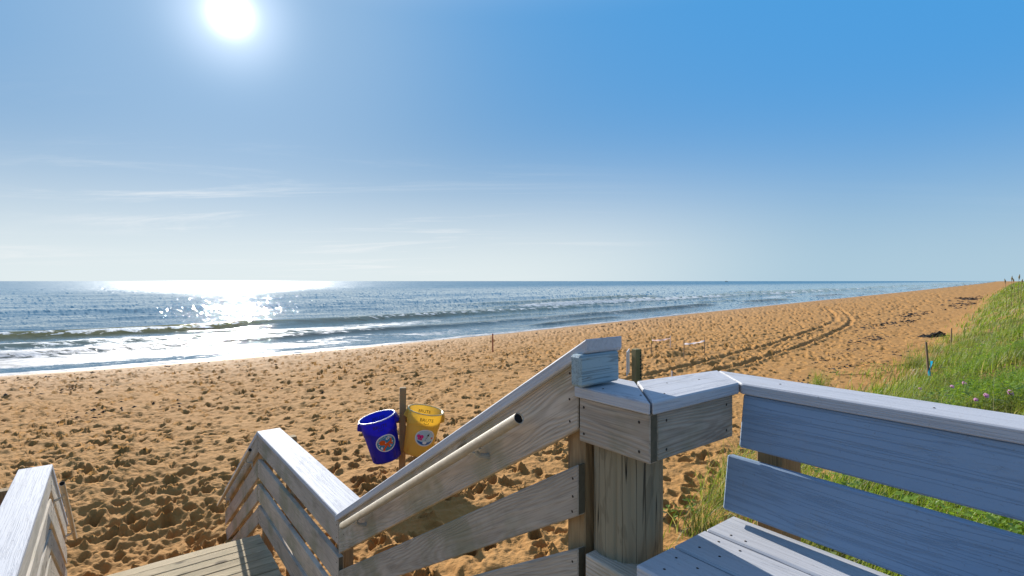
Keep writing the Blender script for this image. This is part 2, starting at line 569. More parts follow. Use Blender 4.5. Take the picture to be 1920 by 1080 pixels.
def make_sand():
    m, t, p, out = material('orange_coquina_sand')
    geo = t.new('ShaderNodeNewGeometry'); co = geo.outputs['Position']
    big = t.noise(co, 0.09, 4, 0.55)
    med = t.noise(co, 1.3, 4, 0.6)
    fine = t.noise(co, 60.0, 3, 0.7)
    c = t.mix(big, (0.335, 0.160, 0.040), (0.405, 0.205, 0.058))
    c = t.mix(t.smooth(med, 0.35, 0.75, 0, 0.5), c, (0.45, 0.245, 0.082))
    c = t.mix(t.smooth(fine, 0.40, 0.75, 0, 0.35), c, (0.27, 0.135, 0.050))
    at = t.new('ShaderNodeAttribute', attribute_name='wet')
    c = t.mix(t.math('MULTIPLY', at.outputs['Fac'], 0.75), c, (0.30, 0.19, 0.105))
    dn = t.new('ShaderNodeAttribute', attribute_name='litter')
    ln = t.noise(co, 3.0, 5, 0.7)
    c = t.mix(t.math('MULTIPLY', dn.outputs['Fac'], t.smooth(ln, 0.30, 0.62)), c, (0.13, 0.115, 0.05))
    t.put(p.inputs['Base Color'], c)
    r = t.math('SUBTRACT', 0.95, t.math('MULTIPLY', at.outputs['Fac'], 0.55))
    t.put(p.inputs['Roughness'], r); p.inputs['Specular IOR Level'].default_value = 0.2
    n1 = t.noise(co, 8.0, 3, 0.6)
    b1 = bump(t, n1, 0.07, 0.6)
    n2 = t.noise(co, 120.0, 2, 0.7)
    t.put(p.inputs['Normal'], bump(t, n2, 0.004, 0.7, b1))
    return m


def make_water():
    m, t, p, out = material('sea_water')
    geo = t.new('ShaderNodeNewGeometry'); co = geo.outputs['Position']
    an = t.new('ShaderNodeAttribute', attribute_name='shore').outputs['Fac']     # metres off shore
    af = t.new('ShaderNodeAttribute', attribute_name='foam').outputs['Fac']
    am = t.new('ShaderNodeAttribute', attribute_name='murk').outputs['Fac']
    c = t.mix(t.smooth(an, 15.0, 140.0), (0.080, 0.150, 0.190), (0.025, 0.135, 0.215))
    c = t.mix(am, c, (0.15, 0.125, 0.045))
    # foam lace
    rot = t.new('ShaderNodeMapping'); rot.inputs['Rotation'].default_value = (0, 0, math.radians(-46)); rot.inputs['Scale'].default_value = (0.45, 1.0, 1.0)
    t.put(rot.inputs[0], co)
    f1 = t.noise(rot.outputs[0], 1.5, 7, 0.72, 0.8)
    f2 = t.noise(rot.outputs[0], 0.28, 3, 0.55, 0.3)
    fn = t.math('ADD', t.math('MULTIPLY', f1, 0.7), t.math('MULTIPLY', f2, 0.3))
    fm = t.smooth(t.math('ADD', fn, af), 0.99, 1.07)
    bs = t.new('ShaderNodeMapping'); bs.inputs['Rotation'].default_value = (0, 0, math.radians(-46)); bs.inputs['Scale'].default_value = (0.55, 1.0, 1.0)
    t.put(bs.inputs[0], co)
    w1 = t.noise(bs.outputs[0], 0.55, 5, 0.62)
    w2 = t.noise(bs.outputs[0], 0.09, 4, 0.6)
    w3 = t.noise(bs.outputs[0], 3.2, 4, 0.65)
    b0 = bump(t, w2, 1.2, 0.5)
    b1 = bump(t, w1, 0.30, 0.5, b0)
    b2 = bump(t, w3, 0.03, 0.5, b1)
    # the chop: facet slopes carried by the surface itself
    ch = t.new('ShaderNodeAttribute', attribute_name='chop').outputs['Vector']
    b2 = t.vmath('NORMALIZE', t.vmath('ADD', b2, ch))
    t.put(p.inputs['Base Color'], c)
    t.put(p.inputs['Roughness'], t.smooth(an, 60.0, 420.0, 0.05, 0.285))
    p.inputs['IOR'].default_value = 1.33
    p.inputs['Specular IOR Level'].default_value = 0.32
    t.put(p.inputs['Normal'], b2)
    fo = t.new('ShaderNodeBsdfPrincipled')
    t.put(fo.inputs['Base Color'], t.mix(t.smooth(f1, 0.38, 0.60), (0.22, 0.24, 0.27), (0.80, 0.80, 0.80)))
    fo.inputs['Roughness'].default_value = 0.6
    t.put(fo.inputs['Normal'], bump(t, t.math('ADD', f1, w3), 0.12, 0.5))
    ms = t.new('ShaderNodeMixShader'); t.put(ms.inputs[0], fm)
    tl = t.new('ShaderNodeBsdfTranslucent'); tl.inputs[0].default_value = (0.30, 0.24, 0.06, 1); t.put(tl.inputs['Normal'], b1)
    mt = t.new('ShaderNodeMixShader'); t.put(mt.inputs[0], t.math('MULTIPLY', am, 0.55))
    t.l.new(p.outputs[0], mt.inputs[1]); t.l.new(tl.outputs[0], mt.inputs[2])
    ft = t.new('ShaderNodeBsdfTranslucent'); ft.inputs[0].default_value = (0.75, 0.74, 0.70, 1)
    fx_ = t.new('ShaderNodeMixShader'); fx_.inputs[0].default_value = 0.28
    t.l.new(fo.outputs[0], fx_.inputs[1]); t.l.new(ft.outputs[0], fx_.inputs[2])
    t.l.new(mt.outputs[0], ms.inputs[1]); t.l.new(fx_.outputs[0], ms.inputs[2]); t.l.new(ms.outputs[0], out.inputs[0])
    return m


def make_leaf(name, a, b, transl=0.45, rough=0.5):
    m, t, p, out = material(name)
    at = t.new('ShaderNodeAttribute', attribute_name='tint').outputs['Fac']
    geo = t.new('ShaderNodeNewGeometry')
    nz = t.noise(geo.outputs['Position'], 0.8, 3, 0.6)
    c = t.mix(at, a, b)
    c = t.mix(t.smooth(nz, 0.35, 0.7, 0, 0.45), c, tuple(x * 0.62 for x in a))
    dry = t.noise(geo.outputs['Position'], 0.33, 4, 0.65)
    c = t.mix(t.smooth(dry, 0.50, 0.68, 0, 0.7), c, (0.145, 0.125, 0.045))
    # old blades dry to straw
    c = t.mix(t.smooth(at, 0.88, 0.93), c, (0.36, 0.31, 0.17))
    t.put(p.inputs['Base Color'], c); p.inputs['Roughness'].default_value = rough; p.inputs['Specular IOR Level'].default_value = 0.35
    tr = t.new('ShaderNodeBsdfTranslucent'); t.put(tr.inputs[0], t.mix(1.0, c, (1.35, 1.35, 0.75), 'MULTIPLY'))
    ms = t.new('ShaderNodeMixShader'); ms.inputs[0].default_value = transl
    t.l.new(p.outputs[0], ms.inputs[1]); t.l.new(tr.outputs[0], ms.inputs[2]); t.l.new(ms.outputs[0], out.inputs[0])
    return m


M_SAND = make_sand()
M_WATER = make_water()
M_GRASS = make_leaf('dune_grass', (0.13, 0.195, 0.03), (0.29, 0.37, 0.05))
M_VINE = make_leaf('vine_leaf', (0.16, 0.27, 0.03), (0.30, 0.44, 0.06), 0.45, 0.35)

# ------------------------------------------------------------------ beach: one sheet, footprints pressed into it


def tile_noise(n, lo, hi, beta, rng):
    """tileable filtered noise, cycles per tile between lo and hi"""
    fx = np.fft.fftfreq(n) * n
    k = np.hypot(fx[:, None], fx[None, :]); k[0, 0] = 1
    amp = np.where((k >= lo) & (k <= hi), k ** (-beta), 0)
    f = np.fft.ifft2(np.fft.fft2(rng.standard_normal((n, n))) * amp).real
    return f / f.std()


TILE_N, TILE_M = 1280, 32.0
CELL = TILE_M / TILE_N


def stamp_tile(count, rng, a_len, a_wid, depth, rim):
    H = np.zeros((TILE_N, TILE_N), np.float32)
    R = int(0.42 / CELL)
    gy, gx = np.mgrid[-R:R + 1, -R:R + 1] * CELL
    for _ in range(count):
        cx, cy = rng.integers(0, TILE_N, 2)
        a = rng.uniform(0, math.pi); ca, sa = math.cos(a), math.sin(a)
        l = a_len * rng.uniform(.7, 1.25); wd = a_wid * rng.uniform(.75, 1.3); dp = depth * rng.uniform(.25, 1.0) ** 1.5 * 1.55
        x = (gx * ca + gy * sa) / l; y = (-gx * sa + gy * ca) / wd
        y = y * (1 + .35 * x)
        q = np.sqrt(x * x + y * y)
        hgt = -dp / (1 + np.exp((q - 1.0) * 11)) + rim * dp * np.exp(-((q - 1.45) / .38) ** 2) * (1 + .6 * x)
        ix = np.arange(cx - R, cx + R + 1) % TILE_N; iy = np.arange(cy - R, cy + R + 1) % TILE_N
        H[np.ix_(iy, ix)] += hgt
    return H


lumps = tile_noise(TILE_N, 16, 110, 1.0, RNG)
fine_l = tile_noise(TILE_N, 90, 420, 1.1, RNG)
TILE = np.clip(stamp_tile(10500, RNG, .098, .056, .076, .30), -.15, .07) + .010 * lumps + .005 * fine_l
TILE_ROUGH = np.clip(stamp_tile(11500, RNG, .112, .062, .072, .38), -.15, .09) + .013 * lumps + .010 * fine_l


def tile_sample(T, X, Y):
    gx = (X / CELL) % TILE_N; gy = (Y / CELL) % TILE_N
    x0 = np.floor(gx).astype(int) % TILE_N; y0 = np.floor(gy).astype(int) % TILE_N
    fx = gx - np.floor(gx); fy = gy - np.floor(gy); x1 = (x0 + 1) % TILE_N; y1 = (y0 + 1) % TILE_N
    return (T[y0, x0] * (1 - fx) + T[y0, x1] * fx) * (1 - fy) + (T[y1, x0] * (1 - fx) + T[y1, x1] * fx) * fy


TRACKS = [
    [(48.1, 79.9), (37.7, 61.3), (30.2, 48.6), (28.0, 45.9)],
    [(50.3, 80.4), (38.7, 60.5), (29.3, 44.7), (17.0, 29.4), (12.2, 24.5), (8.7, 20.6), (4.6, 16.4)],
    [(28.2, 45.9), (15.8, 30.6), (11.0, 25.7), (7.4, 21.8), (3.3, 17.8)],
    [(100, 125), (70, 90), (50, 68), (30, 47), (12, 31), (-6, 22)],
    [(101.6, 124.2), (71.6, 89.2), (51.6, 67.2), (31.6, 46), (13.4, 29.8), (-4.6, 20.6)],
    [(120, 158), (80, 118), (40, 78), (12, 52), (-8, 36), (-30, 20)],
    [(121.5, 157), (81.5, 117), (41.5, 77), (13.5, 51), (-6.5, 34.6), (-29, 18.6)],
]
TRACKS = [smooth_poly(p, 2) for p in TRACKS]


def beach_height(X, Y):
    z, n, dn = terrain(X, Y)
    r = np.hypot(X, Y)
    a = math.radians(31)
    Xr, Yr = X * math.cos(a) - Y * math.sin(a), X * math.sin(a) + Y * math.cos(a)
    d0 = tile_sample(TILE, Xr, Yr)
    fr = sstep(r, 11, 24)
    d0 = d0 * (1 - fr) + fr * 1.45 * tile_sample(TILE, Xr * .72 + 5.1, Yr * .72 + 2.3)
    d1 = tile_sample(TILE_ROUGH, Xr * .93 + 7, Yr * .93 + 3)
    u = -TS * X + TC * Y; v = TC * X + TS * Y
    busy = np.exp(-((v - .3 + .15 * (u - 8)) / (1.6 + .16 * np.abs(u - 8))) ** 2) * sstep(u, 3, 7) * sstep(-u, -34, -14)
    amp = sstep(-n, 0.8, 5) * 1.25 * (.65 + .7 * fbm(X * .12, Y * .12, 41)) * (1 - .75 * sstep(dn, -1.5, 1.5)) * (1 + .35 * sstep(r, 14, 40))
    smooth_near = np.exp(-(((u - 4.6) / 2.0) ** 2 + ((v - 3.0) / 1.3) ** 2))
    amp = amp * (1 + .9 * smooth_near) * (1 - .55 * sstep(dn, -7, -2.5) * sstep(r, 9, 15))
    z = z + amp * (d0 * (1 - .8 * busy) + d1 * busy)
    for i, tr in enumerate(TRACKS):
        m = (X > -40) & (X < 130) & (Y > 8) & (Y < 165) & (np.abs(X) < 2 * Y)
        td, _ = signed_poly(X[m], Y[m], tr)
        q = np.abs(td) / (.17 if i else .2)
        dep = .075 if i < 3 else .045
        z[m] += -dep * np.exp(-q ** 4) + dep * .9 * np.exp(-((q - 1.9) / .6) ** 2)
    # the dug-over nest mound
    z = z + .22 * np.exp(-(((X - 8.0) / .5) ** 2 + ((Y - 25.9) / .35) ** 2)) + .18 * np.exp(-(((X - 8.7) / .6) ** 2 + ((Y - 26.9) / .4) ** 2))
    return z, n, dn


ang = np.concatenate([np.linspace(-180, -60, 22, endpoint=False), np.linspace(-60, -48, 40, endpoint=False),
                      np.linspace(-48, 47, 960, endpoint=False), np.linspace(47, 62, 60, endpoint=False), np.linspace(62, 180, 22)])
rs = [0.4]
while rs[-1] < 12000:
    r = rs[-1]
    if r < 4: st = .16
    elif r < 6: st = .045
    else: st = max(.026, .026 * (r / 7.5) ** (1.5 if r < 45 else 1.75))
    rs.append(r + min(st, r * .25))
rs = np.array(rs)
A, Rr = np.meshgrid(np.radians(ang), rs)
X = Rr * np.sin(A); Y = Rr * np.cos(A)
Z, NN, DN = beach_height(X, Y)
Z = np.where(Rr > 3000, np.minimum(Z, CAM_Z - 4.0), Z)
nr, na = X.shape
idx = np.arange(nr * na).reshape(nr, na)
quads = np.stack([idx[:-1, :-1], idx[:-1, 1:], idx[1:, 1:], idx[1:, :-1]], -1).reshape(-1, 4)
keep = (NN < 14).ravel()[quads].any(1)
quads = quads[keep][:, ::-1]
used = np.unique(quads); remap = np.full(nr * na, -1); remap[used] = np.arange(len(used))
wet = np.maximum(np.clip(1 - (-NN) / 2.2, 0, 1), .30 * np.clip(1 - (-NN) / 16, 0, 1))
litter = sstep(DN, .2, 2.2)
me = np_mesh('beach', np.stack([X, Y, Z], -1).reshape(-1, 3)[used], remap[quads], M_SAND, True,
             {'wet': wet.ravel()[used], 'litter': litter.ravel()[used]})
beach = link(bpy.data.objects.new('beach', me)); tag(beach, kind='structure')


def ground(x, y):
    z, _, _ = beach_height(np.array([float(x)]), np.array([float(y)]))
    return float(z[0])


# ------------------------------------------------------------------ sea
angs = np.concatenate([np.linspace(-100, -52, 60, endpoint=False), np.linspace(-52, 47, 900)])
rs = [16.0]
while rs[-1] < 45000:
    r = rs[-1]
    rs.append(r + max(.12, min(r * r * .00019, r * .3)))
rs = np.array(rs)
A, Rr = np.meshgrid(np.radians(angs), rs)
X = Rr * np.sin(A); Y = Rr * np.cos(A)
n, t = signed_poly(X, Y, SHORE)
wob = fbm(t * .03, n * .03, 61) - .47
z = np.zeros_like(n)
far_fade = 1 / (1 + (Rr / 900) ** 2)
for lam, am, sd, dr in ((24, .13, 71, .05), (13, .07, 72, -.11), (41, .16, 73, .02), (7.3, .035, 74, .17)):
    ph = (n + dr * t + 14 * (fbm(t * .02 + sd, n * .02, sd) - .47)) * 2 * math.pi / lam
    z += am * (np.sin(ph) + .25 * np.sin(2 * ph)) * sstep(n, 6, 45) * (0.45 + 1.1 * vnoise(t * .03, n * .02, sd)) * far_fade
murk = np.zeros_like(n); foam = np.zeros_like(n)


def breaker(n0, amp, wid, on, foamy, seed, mk=.9):
    """a ridge parallel to the shore, its steep side to the beach, foam where it has broken"""
    global z, murk, foam
    c = n0 + 5 * (fbm(t * .022 + seed, t * 0 + seed, seed) - .47) + 1.2 * (fbm(t * .15, t * 0, seed + 3) - .47)
    q = n - c
    a = amp * on
    prof = np.where(q < 0, np.exp(-(q / (wid * .32)) ** 2), np.exp(-(q / wid) ** 2))
    z += a * prof
    trough = np.exp(-((q + wid * .9) / (wid * .6)) ** 2)
    z -= .25 * a * trough
    f = np.where(q < 0, np.exp(-(q / (wid * .7)) ** 2), np.exp(-(q / (wid * .22)) ** 2))
    murk = np.maximum(murk, mk * on * np.exp(-(q / (wid * .9)) ** 2))
    foam = np.maximum(foam, f * foamy)
    return q


on_a = sstep(t, 200, 260)
T0 = float(signed_poly(np.array([-37.9]), np.array([63.0]), SHORE)[1][0])     # where the big left-hand curl ends
T1 = float(signed_poly(np.array([4.3]), np.array([106.0]), SHORE)[1][0])
na_ = vnoise(t * .05, t * 0, 5)
left = sstep(-t, -(T0 + 22), -(T0 - 2))
breaker(26.5, .55, 2.1, left * (0.7 + .35 * na_), left * (.22 + sstep(na_, .42, .62) * .42), 81, 1.0)
midl = (1 - left) * sstep(-t, -(T1 + 60), -T1)
breaker(25.5, .62, 2.8, midl * (.35 + .8 * na_), midl * (.45 + .25 * na_), 82, .7)
right = sstep(t, T1 - 28, T1 + 5)
nb_ = vnoise(t * .021 + 9, t * 0, 7)
breaker(33, .75, 4.2, right * (.6 + .5 * nb_), right * (.62 + .35 * nb_), 83, .6)
breaker(41, .5, 4.0, right * sstep(na_, .3, .6), right * sstep(na_, .45, .7) * .7, 88, .5)
breaker(50, .55, 4.0, right * sstep(nb_, .3, .7), right * sstep(nb_, .45, .7) * .75, 84, .6)
breaker(18, .30, 2.0, sstep(na_, .3, .6) * .8, sstep(na_, .5, .8) * .45, 85, .6)
breaker(10.5, .34, 2.4, sstep(vnoise(t * .04, t * 0, 19), .35, .65), .34 + .3 * na_, 86, .75)
breaker(4.6, .16, 1.3, sstep(vnoise(t * .06, t * 0, 29), .4, .7), .34 + .2 * nb_, 87, .6)
patch = fbm(t * .035, n * .09, 91)
zone = sstep(n, 1.0, 4) * sstep(-n, -27, -20)
lr = .385 + .10 * sstep(-t, -(T1 + 10), -(T0 - 10))
foam = np.maximum(foam, zone * (lr + .75 * (patch - .47)))
foam = np.maximum(foam, .75 * np.exp(-((n - .55 - 1.0 * (fbm(t * .12, t * 0, 55) - .47)) / .8) ** 2))
foam = np.maximum(foam, .50 * np.exp(-((n - 2.6 - 2.2 * (fbm(t * .06, t * 0, 56) - .47)) / .5) ** 2))
z += .05 * (fbm(X * .6, Y * .6, 95) - .47) * sstep(-n, -30, -4) + .07 * (fbm(t * .25, n * .25, 96) - .47)
nr, na = X.shape
idx = np.arange(nr * na).reshape(nr, na)
quads = np.stack([idx[:-1, :-1], idx[:-1, 1:], idx[1:, 1:], idx[1:, :-1]], -1).reshape(-1, 4)
keep = (n > -2.5).ravel()[quads].all(1)
quads = quads[keep][:, ::-1]
used = np.unique(quads); remap = np.full(nr * na, -1); remap[used] = np.arange(len(used))
me = np_mesh('sea', np.stack([X, Y, z], -1).reshape(-1, 3)[used], remap[quads], M_WATER, True,
             {'shore': n.ravel()[used], 'foam': foam.ravel()[used], 'murk': np.clip(murk, 0, 1).ravel()[used]})
chop = RNG.normal(0, 1, (nr, na, 3)); chop[..., 2] = 0
chop *= np.where(RNG.uniform(0, 1, (nr, na, 1)) < .28, 1.35, .40)      # a few steep facets among calm ones
lee = chop[..., 0] * .69 - chop[..., 1] * .72                             # the steep faces of wind waves look to the shore
chop -= np.minimum(lee, 0)[..., None] * 1.8 * np.array([.69, -.72, 0])
gust = (.35 + 1.3 * fbm(X * .02, Y * .02, 201)) * (1 - .45 * np.clip(foam, 0, 1))
chop *= ((.050 + .045 * sstep(np.log(Rr), math.log(55), math.log(140)) - .075 * sstep(np.log(Rr), math.log(140), math.log(600))) * gust)[..., None]
ca_ = me.attributes.new('chop', 'FLOAT_VECTOR', 'POINT'); ca_.data.foreach_set('vector', chop.reshape(-1, 3)[used].astype(np.float32).ravel())
sea = link(bpy.data.objects.new('sea', me)); tag(sea, kind='structure')

# ------------------------------------------------------------------ boardwalk stairs and landing
V0, V1 = 1.268, 1.51          # right railing: inner and outer edge of its cap
W0, W1 = -0.43, -0.66         # left railing
U_TOP, U_L0, U_L1, U_END = 1.262, 3.705, 6.30, 8.38
Z_DECK, Z_LAND = -1.25, -2.75
S1 = (1.66 - .204) / (U_L0 - 1.252)   # slope of the upper flight
S2 = 0.622                            # slope of the lower flight
UDIR = Vector(UV(1, 0, 0)) - Vector(UV(0, 0, 0)); VDIR = Vector(UV(0, 1, 0)) - Vector(UV(0, 0, 0))
ANG_U = math.atan2(UDIR.y, UDIR.x); ANG_V = math.atan2(VDIR.y, VDIR.x)


def P(u, v, z): return Vector(UV(u, v, z))


stairs = empty('boardwalk_stairs', P(5.0, .4, -3.6))
tag(stairs, 'weathered wooden landing and steps leading down onto the sand', 'stairs')
u = U_L0 - .08
k = 0
while u < 6.17:
    wd = .134
    zz = Z_LAND - .019 + random.uniform(-.003, .003)
    board('plank', P(u + wd / 2, W0 - .02, zz), P(u + wd / 2, V0 + .005 + random.uniform(-.01, .012), zz), .038, wd, M_DECK, stairs, side=UDIR, bev=.006, warp=.002)
    u += wd + .009; k += 1
for i in range(1, 6):                         # lower flight
    uu = 6.2 + .28 * i - .14; zz = Z_LAND - .172 * i
    for dv in (-.068, .068):
        board('tread', P(uu + dv, W0 - .02, zz - .019), P(uu + dv, V0, zz - .019), .038, .132, M_DECK, stairs, side=UDIR, bev=.005)
for i in range(1, 8):                         # upper flight
    uu = U_TOP + .306 * i - .15; zz = Z_DECK - .1875 * i
    for dv in (-.074, .074):
        board('tread', P(uu + dv, W0 - .02, zz - .019), P(uu + dv, V0, zz - .019), .038, .142, M_DECK, stairs, side=UDIR, bev=.005)
for vv in (W0 + .02, .42, V0 - .03):
    board('stringer', P(U_TOP - .05, vv, Z_DECK - .36), P(U_L0, vv, Z_DECK - .36 - S1 * (U_L0 - U_TOP + .05)), .235, .038, M_WOOD, stairs, side=VDIR)
    board('joist', P(U_L0, vv, Z_LAND - .15), P(6.2, vv, Z_LAND - .15), .19, .038, M_WOOD, stairs, side=VDIR)
    board('stringer', P(6.2, vv, Z_LAND - .22), P(U_END - .35, vv, Z_LAND - .22 - S2 * (U_END - .35 - 6.2)), .20, .038, M_WOOD, stairs, side=VDIR)

# deck the camera stands on (below the frame)
deck = empty('boardwalk_deck', P(0, .6, -2.6))
tag(deck, 'wooden viewing deck carrying the bench and the top of the stairs', 'deck')
u = -1.75
while u < 1.2:
    board('plank', P(u + .068, -1.2, Z_DECK - .019), P(u + .068, 1.95, Z_DECK - .019), .038, .136, M_DECK, deck, side=UDIR)
    u += .146
for vv in (-1.1, .4, 1.2, 1.9):
    board('joist', P(-1.75, vv, Z_DECK - .14), P(1.2, vv, Z_DECK - .14), .19, .038, M_WOOD, deck, side=VDIR)
for uu, vv in ((-1.6, -1.05), (-1.6, 1.8), (1.0, -1.05)):
    p = P(uu, vv, Z_DECK - .24); g = ground(p.x, p.y) - .3
    board('post', (p.x, p.y, g), p, .14, .14, M_POST, deck, side=VDIR)

# ------------------------------------------------------------------ railings of the stairs
SCREW_V, SCREW_F = None, None


def disc_at(p, nrm, r, out, k=7):
    """add a small domed screw head"""
    nrm = Vector(nrm).normalized(); a = nrm.orthogonal().normalized(); b = nrm.cross(a)
    p = Vector(p); i0 = len(out[0])
    for j in range(k):
        an = 2 * math.pi * j / k; out[0].append(p + (a * math.cos(an) + b * math.sin(an)) * r)
    out[0].append(p + nrm * r * .5)
    for j in range(k): out[1].append((i0 + j, i0 + (j + 1) % k, i0 + k))


def add_screws(parent, out):
    o = py_obj('screw_heads', rel(out[0], parent), out[1], M_SCREW, parent); o['kind'] = 'stuff'
    return o


def handrail(parent, v, side, pa, pb, brk, lab=None):
    """round pipe with strap brackets; pa, pb = (u, z); side = +1 if the railing lies on the +v side"""
    a, b = P(pa[0], v, pa[1]), P(pb[0], v, pb[1])
    V, F = tube_mesh([a, b], .0215, 20, cap=False)
    # hollow ends
    V2, F2 = tube_mesh([a + (b - a) * .001, b + (a - b) * .001], .0180, 20, cap=False)
    n = len(V); V = V + V2
    F = F + [tuple(n + i for i in reversed(f)) for f in F2]
    for e in (0, 20):
        for k2 in range(20):
            F.append((e + k2, e + (k2 + 1) % 20, n + e + (k2 + 1) % 20, n + e + k2))
    o = py_obj('handrail', rel(V, parent), F, M_PIPE, parent, smooth=True)
    if lab: o['label'] = lab
    # black plugs just inside both ends paint the shade of the hollow pipe
    for e, d in ((a, b), (b, a)):
        q = e + (d - e).normalized() * .005
        V3, F3 = tube_mesh([q, q + (d - e).normalized() * .004], .0180, 16)
        py_obj('shade_plug', rel(V3, parent), F3, M_DARK, o)
    sl = (b - a).normalized()
    for f in brk:
        c = a + (b - a) * f
        wallv = side * .078
        pts = [c + Vector((0, 0, -.022)), c + Vector((0, 0, -.045)) + VDIR * wallv * .25, c + Vector((0, 0, -.055)) + VDIR * wallv * .6,
               c + Vector((0, 0, -.062)) + VDIR * wallv * .98]
        Vb, Fb = tube_mesh(pts, [.013, .011, .012, .015], 8)
        # saddle under the pipe and plate on the board
        n0 = len(Vb)
        s1, f1 = tube_mesh([c - sl * .045 + Vector((0, 0, -.0235)), c + sl * .045 + Vector((0, 0, -.0235))], .007, 8)
        Vb += s1; Fb += [tuple(n0 + i for i in ff) for ff in f1]
        n0 = len(Vb)
        pc = c + VDIR * wallv
        for dz in (-.105, .0):
            for du in (-.024, .024):
                for dv in (0, -.006 * side):
                    Vb.append(pc + Vector((0, 0, dz - .01)) + UDIR * du + VDIR * dv)
        Fb += [tuple(n0 + i for i in ff) for ff in ((0, 1, 3, 2), (4, 5, 7, 6), (0, 1, 5, 4), (2, 3, 7, 6), (1, 3, 7, 5), (0, 2, 6, 4))]
        py_obj('bracket', rel(Vb, parent), Fb, M_IRON, o, smooth=False)


def sloped(name, parent, u0, z0t, z0b, u1, slope, v, t, mat, cut0=True, cut1=True, warp=.0015):
    """board on the slope with plumb-cut ends; z0t/z0b = its top and bottom at u0"""
    h = (z0t - z0b) * math.cos(math.atan(slope)); zm = (z0t + z0b) / 2
    a = P(u0, v, zm); b = P(u1, v, zm - slope * (u1 - u0))
    k = -math.tan(math.atan(slope)) * -1
    # local z leans up-slope; a plumb end needs x shifted against it
    return board(name, a, b, h, t, mat, parent, side=VDIR, sh0=(0, -slope), sh1=(0, -slope), warp=warp)


def cap_sloped(parent, u0, z0, u1, slope, va, vb, mat, t=.040):
    cz = t / math.cos(math.atan(slope)) / 2
    a = P(u0, (va + vb) / 2, z0 - cz); b = P(u1, (va + vb) / 2, z0 - slope * (u1 - u0) - cz)
    return board('cap_board', a, b, t, abs(vb - va), mat, parent, side=VDIR, sh0=(0, -slope), sh1=(0, -slope), bev=.005)


def stair_rail(name, lab, v_in, v_out, inward, full=True):
    """one side: upper flight (right only), landing and lower flight"""
    sgn = 1 if v_out > v_in else -1
    e = empty(name, P(5.5, v_in, -3.6)); tag(e, lab, 'railing')
    sc = ([], [])
    vb = v_in + sgn * .028          # centre of the boards nailed inside the posts
    th = .038
    mats = M_WOOD if sgn > 0 else M_WOODL
    nin = VDIR * -sgn
    if full:
        cap_sloped(e, 1.232, -.1921, U_L0, S1, v_in - .016, v_in + .166, M_CAP)
        for (zt, zb) in ((-.252, -.512), (-.634, -.812), (-.925, -1.10)):
            zo = S1 * (1.296 - 1.296)
            sloped('rail_plank', e, 1.296, zt, zb, U_L0 - .004, S1, vb, th, mats)
            for uu in (1.33, 3.60):
                for f in (.2, .55, .85):
                    disc_at(P(uu + random.uniform(-.01, .01), vb - sgn * th / 2, zt - S1 * (uu - 1.296) + (zb - zt) * f), nin, .005, sc)
        handrail(e, v_in - .062 * sgn, sgn, (1.535, -.512), (3.42, -1.615), (.16, .88), None)
    # landing
    c = board('cap_board', P(U_L0, (v_in + v_out) / 2, -1.66 - .02), P(U_L1, (v_in + v_out) / 2, -1.66 - .02), .040, abs(v_out - v_in), M_CAP, e, side=VDIR, bev=.005)
    u_a = U_L0 if full else U_L0 - .3
    for (zt, zb) in ((-1.702, -1.885), (-1.967, -2.165), (-2.245, -2.425), (-2.478, -2.665)):
        board('rail_plank', P(u_a + random.uniform(0, .006), vb, (zt + zb) / 2), P(U_L1 - .006 - random.uniform(0, .006), vb, (zt + zb) / 2), zt - zb, th, mats, e, side=VDIR, warp=.002)
        for uu in (U_L0 + .035, U_L1 - .04):
            for f in (.25, .75):
                disc_at(P(uu, vb - sgn * th / 2, zt + (zb - zt) * f), nin, .006, sc)
    # lower flight
    cap_sloped(e, U_L1 + .004, -1.662, U_END - .6 * 0, S2, v_in, v_out, M_CAP)
    for (zt, zb) in ((-1.712, -1.90), (-1.975, -2.175), (-2.245, -2.43), (-2.50, -2.69)):
        sloped('rail_plank', e, U_L1 + .002, zt, zb, U_END + random.uniform(-.03, .02), S2, vb, th, M_WOODL if sgn < 0 else M_WOOD)
        for uu in (U_L1 + .04, U_END - .25):
            disc_at(P(uu, vb - sgn * th / 2, (zt + zb) / 2 - S2 * (uu - U_L1)), nin, .006, sc)
    handrail(e, v_in - .062 * sgn, sgn, (6.33, -1.86), (8.5, -1.86 - S2 * 2.17), (.13, .80), None)
    # posts stand outside the boards
    vp = vb + sgn * (th / 2 + .048)
    posts = [(U_L0 + .10, -1.71), (5.05, -1.71), (U_L1 - .07, -1.71), (U_L1 + .95, -1.72 - S2 * .93), (U_END - .2, -1.72 - S2 * 1.9)]
    if full: posts = [(1.345, -.31)] + posts
    for uu, zt in posts:
        p = P(uu, vp, zt); g = ground(p.x, p.y) - .35
        board('post', (p.x, p.y, g), p, .09, .092, M_POST, e, side=VDIR)
    # two post tops that stick out beyond the cap
    for uu in ((6.02,) if full else (5.9,)):
        p = P(uu, v_out + sgn * .05, -1.70); g = ground(p.x, p.y) - .3
        board('post', (p.x, p.y, g), p, .09, .092, M_POST, e, side=VDIR)
    add_screws(e, sc)
    return e, sc


rail_r, _ = stair_rail('stair_railing', 'long plank railing right of the stairs, stepping down from deck to landing to sand', V0, V1, -1)
rail_l, _ = stair_rail('stair_railing', 'short plank railing at the bottom left corner, left of the landing', W0, W1, 1, full=False)
# squared-off head of the stair railing: level cap end over a painted block
board('end_block', P(1.253, 1.222, -.299), P(1.253, 1.416, -.296), .106, .050, M_BLOCK, rail_r, side=UDIR, bev=.008)

